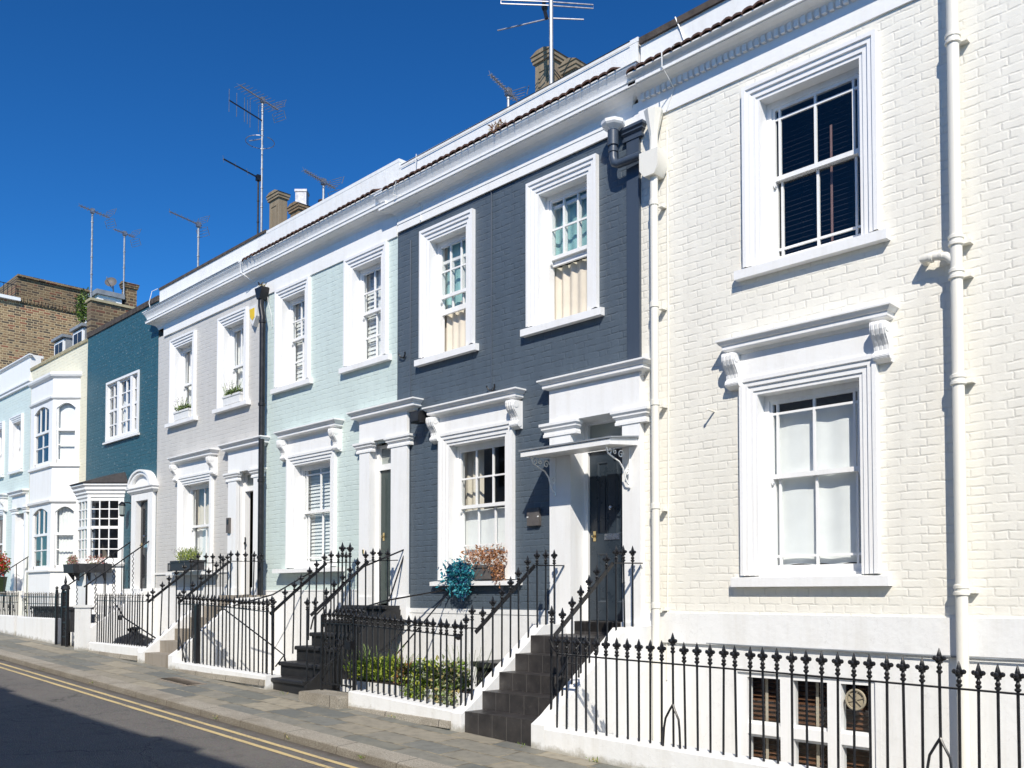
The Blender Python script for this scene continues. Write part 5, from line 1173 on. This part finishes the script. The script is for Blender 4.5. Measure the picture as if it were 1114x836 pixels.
# grey window box
t = trough('window_box', 'black window box of feathery green lavender on the grey house', 'window box', -17.0, -16.06, -.34, -.12, .452, .635, 'planter')
mb = MB(); mb.leaves((-16.5, -.23, .70), (.42, .12, .12), 900, .075, 3, seed=31, up=1.2, asp=.16); mb.stems((-16.5, -.23, .62), (.5, .12), 60, .26, 4, .0022); mb.build('lavender', ['lf_lime', 'lf_green', 'lf_sage'], t)
mb = MB(); mb.leaves((-16.85, -.22, .84), (.4, .1, .10), 40, .028, 1, seed=32); mb.build('flower_spikes', ['lf_purple'], t)
mb = MB(); mb.box(-17.18, -17.0, -.32, -.305, .44, .47).box(-17.18, -17.0, -.32, -.305, .57, .60).box(-17.18, -17.155, -.32, -.305, .47, .57).box(-17.10, -17.08, -.32, -.305, .47, .57).box(-17.18, -17.0, -.305, -.06, .452, .465); mb.build('end_bracket', 'planter', t)
for lab, x0, x1, sd_ in (('white planter of green herbs on the upper right sill of the grey house', -15.56, -14.93, 41), ('white planter of trailing greenery on the upper left sill of the grey house', -17.58, -16.94, 42)):
    t = trough('sill_planter', lab, 'planter', x0, x1, -.055, .10, 3.43, 3.60, 'plastic_white'); xc = (x0+x1)/2
    mb = MB(); mb.leaves((xc, .01, 3.64), (.30, .08, .075), 420, .05, 3, seed=sd_, asp=.4); mb.stems((xc-.1, .01, 3.6), (.35, .08), 16, .28, sd_); mb.build('foliage', ['lf_green', 'lf_dark', 'lf_sage'], t)
    mb = MB(); mb.leaves((xc-.1, -.01, 3.80), (.28, .07, .09), 26, .025, 1, seed=sd_+5); mb.build('flowers', ['lf_purple'], t)
for lab, a, b, sd_ in (('black trough of pink flowers under the left pane of the teal bow window', (-21.35, -.72), (-20.75, -.72), 51), ('black trough of sparse pink flowers under the right pane of the teal bow window', (-20.55, -.72), (-20.10, -.27), 52)):
    t = thing('window_box', lab, 'window box', ((a[0]+b[0])/2, (a[1]+b[1])/2, .40))
    d_ = Vector((b[0]-a[0], b[1]-a[1], 0)); L = d_.length; T = Matrix.Translation((a[0], a[1], 0)) @ Matrix.Rotation(math.atan2(d_.y, d_.x), 4, 'Z')
    mb = MB(); mb.T = T; mb.prism([(-.10, .66), (-.08, .47), (.07, .47), (.07, .66)], 'x', 0, L); mb.build('trough', 'planter', t)
    for x in (.15, L-.15): mb = MB(); mb.T = T; mb.prism([(-.05, .47), (.08, .30), (.09, .30), (.09, .47)], 'x', x-.02, x+.02); mb.build('bracket', 'planter', t)
    mb = MB(); mb.T = T; mb.leaves((L/2, 0, .73), (L*.38, .07, .12), 260 if sd_ == 51 else 120, .055, 3, seed=sd_); mb.stems((L/2, 0, .66), (L*.4, .06), 14, .2, sd_); mb.build('flowers', ['lf_pink', 'lf_sage', 'lf_peach'], t)
t = thing('flower_tub', 'tub of bright red geraniums at the far left edge of the photo', 'planter', (-26.55, -.6, -.2))
MB().lathe([(.18, 0), (.24, .45), (.26, .47), (.22, .47), (.2, .40)], (-26.88, -.6, .0), 12).build('tub', 'lf_dark', t)
mb = MB(); mb.leaves((-26.86, -.6, .80), (.26, .26, .32), 1100, .075, 3, seed=61); mb.build('geraniums', ['lf_red', 'lf_green', 'lf_red'], t)
# planted strip behind the blue railing
t = thing('planter_bed', 'white trough bed behind the blue house railing', 'planter', (-8.7, -1.0, -1.3))
MB().box(-10.05, -7.45, -1.16, -.86, -2.8, -1.10).build('wall', 'whitewall', t); MB().box(-10.03, -7.47, -1.14, -.88, -1.10, -1.085).build('soil', 'soil', t)
GP = 'shrubs in the bed behind the blue house railing'
mb = MB(); mb.leaves((-9.62, -1.05, -.97), (.42, .17, .13), 1150, .08, 3, seed=71, up=1.0, asp=.22); mb.leaves((-9.25, -1.05, -.94), (.38, .17, .15), 900, .09, 3, seed=72, up=1.3, asp=.18); mb.stems((-9.4, -1.0, -1.05), (.8, .15), 60, .42, 73)
tag(mb.build('rosemary_shrub', ['lf_lime', 'lf_green', 'lf_green'], None), 'bright green spiky rosemary at the left of the planted bed', 'shrub', GP)
mb = MB(); mb.leaves((-8.86, -1.04, -.99), (.16, .13, .14), 500, .07, 3, seed=74, asp=.4); mb.stems((-8.86, -1.04, -1.05), (.2, .12), 20, .34, 75)
tag(mb.build('small_shrub', ['lf_green', 'lf_straw', 'lf_rust'], None), 'thin brownish green shrub in the middle of the planted bed', 'shrub', GP)
mb = MB(); mb.leaves((-8.48, -1.05, -.98), (.30, .17, .20), 720, .07, 3, seed=76, asp=.6); mb.leaves((-8.55, -1.18, -1.12), (.22, .06, .10), 240, .06, 3, seed=77, hang=.8)
tag(mb.build('leafy_shrub', ['lf_lime', 'lf_green', 'lf_sage'], None), 'round lime and green leafy shrub right of the rosemary', 'shrub', GP)
mb = MB(); mb.leaves((-8.05, -1.05, -.97), (.32, .17, .21), 760, .07, 3, seed=78, asp=.5); mb.leaves((-8.0, -1.18, -1.14), (.25, .06, .12), 240, .055, 3, seed=79, hang=.8); mb.stems((-7.8, -1.0, -1.0), (.35, .12), 30, .38, 80)
tag(mb.build('silver_shrub', ['lf_sage', 'lf_straw', 'lf_green'], None), 'pale silvery shrub at the right end of the planted bed', 'shrub', GP)
t = thing('storage_box', 'low black lidded box in the yard left of the charcoal steps', 'box', (-7.55, -.35, -2.7))
MB().box(-8.15, -7.30, -.55, -.05, -2.75, -.86).build('body', 'plastic_black', t); MB().box(-8.20, -7.28, -.60, -.03, -.86, -.80).build('lid', 'plastic_black', t)
t = thing('refuse_sack', 'lumpy black refuse sack behind the railing left of the grey steps', 'sack', (-16.9, -1.0, -1.4))
mb = MB(); rn = random.Random(4)
mb.lathe([(.02, 0), (.30, .05), (.42, .2), (.44, .36), (.30, .52), (.10, .60), (.06, .66), (.10, .70)], (-16.95, -1.05, -1.32), 14); mb.lathe([(.02, 0), (.30, .05), (.40, .2), (.36, .36), (.10, .5)], (-16.35, -1.05, -1.32), 14)
mb.v = [(x+rn.uniform(-.035, .035), y+rn.uniform(-.035, .035), z+rn.uniform(-.03, .03)) for x, y, z in mb.v]; mb.build('bag', 'plastic_black', t, True); MB().box(-17.4, -15.9, -1.40, -.7, -2.8, -1.30).build('plinth', 'concrete', t)
t = thing('storage_chest', 'slate grey lidded chest behind the ornate railing of the yellow house', 'chest', (-20.1, -1.2, -1))
MB().box(-21.2, -19.0, -1.45, -1.05, -1.2, -.30).build('body', 'planter', t); MB().box(-21.24, -18.96, -1.49, -1.02, -.30, -.25).build('lid', 'planter', t)
t = thing('access_cover', 'rusty rectangular cover plate set in the pavement by the grey steps', 'cover', (-12.5, -2.15, G(-12.5)))
mb = MB(); a_ = [(-13.0, -2.33), (-12.05, -2.33), (-12.05, -2.03), (-13.0, -2.03)]; mb.add([(x, y, fr(x, y)+.006) for x, y in a_]+[(x, y, fr(x, y)-.03) for x, y in a_], [(0, 1, 2, 3), (0, 4, 5, 1), (1, 5, 6, 2), (2, 6, 7, 3), (3, 7, 4, 0)]); mb.build('plate', 'coalplate', t)
mb = MB()
for k in range(9): x = -12.95+.1*k; mb.box(x, x+.05, -2.30, -2.06, G(x)-.006, G(x)+.002-.012+.004)
mb.build('ribs', 'coalplate', t)
mb = MB()
for i, (x, y, n_) in enumerate([(-15.6, -3.01, 14), (-9.8, -3.01, 22), (-8.3, -3.02, 26), (-7.0, -3.02, 30), (-5.3, -1.75, 30), (-6.2, -1.78, 16), (-11.4, -3.01, 12), (-13.6, -3.02, 10), (-8.2, -1.75, 12), (-10.5, -1.76, 12)]):
    zz = G(x)-.10 if y < -2.5 else G(x)
    mb.leaves((x, y, zz+.01), (.08, .015, .02), max(5, n_//2), .04, 2, seed=90+i, up=1.5, asp=.22)
o = mb.build('weeds', ['lf_green', 'lf_straw'], None); o['kind'] = 'stuff'; o['label'] = 'small weeds growing along the kerb and wall foot'; o['category'] = 'weeds'
mb = MB(); mb.leaves((-8.12, -.22, 5.80), (.16, .07, .07), 120, .06, 2, seed=97, asp=.25); mb.stems((-8.12, -.22, 5.77), (.15, .05), 14, .10, 98)
tag(mb.build('weed', ['lf_straw', 'lf_rust'], None), 'dry brown weed growing on the tiled cornice of the blue house', 'weed')

# ================================================================== OPPOSITE SIDE OF THE STREET (behind the camera: shades the road)
YO = -11.3
for i, (x0, x1, zt, lab) in enumerate(((-24, -16, 7.0, 'a'), (-16, -7.1, 6.95, 'b'), (-7.1, 1.0, 6.85, 'c'), (1.0, 9.0, 6.9, 'd'))):
    t = thing('terraced_house', ['white stucco house opposite the yellow bay window', 'white stucco house opposite the mint and grey houses', 'white stucco house behind the viewer opposite the blue house', 'white stucco house opposite the cream house'][i], 'house', ((x0+x1)/2, YO, G((x0+x1)/2)), 'terraced houses across the street')
    ws = []; n = 3; bwid = (x1-x0)/n
    for k in range(n):
        xc = x0+(k+.5)*bwid
        for z0, z1 in ((.2, 2.0), (3.3, 5.0)): ws.append((xc-.5, xc+.5, z0, z1))
    MB().sheet((x0, x1), (-2, zt), ws, YO).build('wall', 'white', t)
    MB().box(x0+.01, x1-.01, YO-7, YO-.2, zt-1.0, zt-.9).box(x0+.01, x1-.01, YO-7.1, YO-7, -2, zt-.9).box(x0+.01, x0+.06, YO-7, YO-.003, -2, zt-.002).box(x1-.06, x1-.01, YO-7, YO-.003, -2, zt-.002).build('roof', 'lead', t)
    mb = MB().box(x0, x1, YO+.002, YO+.2, 5.4, 5.6); mb.box(x0, x1, YO-.2, YO+.03, zt, zt+.05); mb.build('cornice', 'trim', t)
    for q in ws:
        m_ = MB(); m_.frame(q[0], q[1], q[2], q[3], [(0, YO-.15), (0, YO+.02), (.15, YO+.02), (.15, YO+.001)], True); m_.box(q[0], q[1], YO-.14, YO-.1, (q[2]+q[3])/2-.03, (q[2]+q[3])/2+.03); m_.box((q[0]+q[1])/2-.015, (q[0]+q[1])/2+.015, YO-.14, YO-.1, q[2], q[3]); wd = m_.build('window', 'trim', t)
        MB().quad((q[0], YO-.12, q[2]), (q[1], YO-.12, q[2]), (q[1], YO-.12, q[3]), (q[0], YO-.12, q[3])).build('pane', 'planter', wd)
t = bpy.data.objects['terraced_house'] if False else None
st = [o for o in COL.objects if o.get('label', '').startswith('white stucco house behind')][0]
MB().box(-2.6, -1.7, YO-.8, YO-.25, 5.5, 7.35).build('chimney', 'chimney', st)
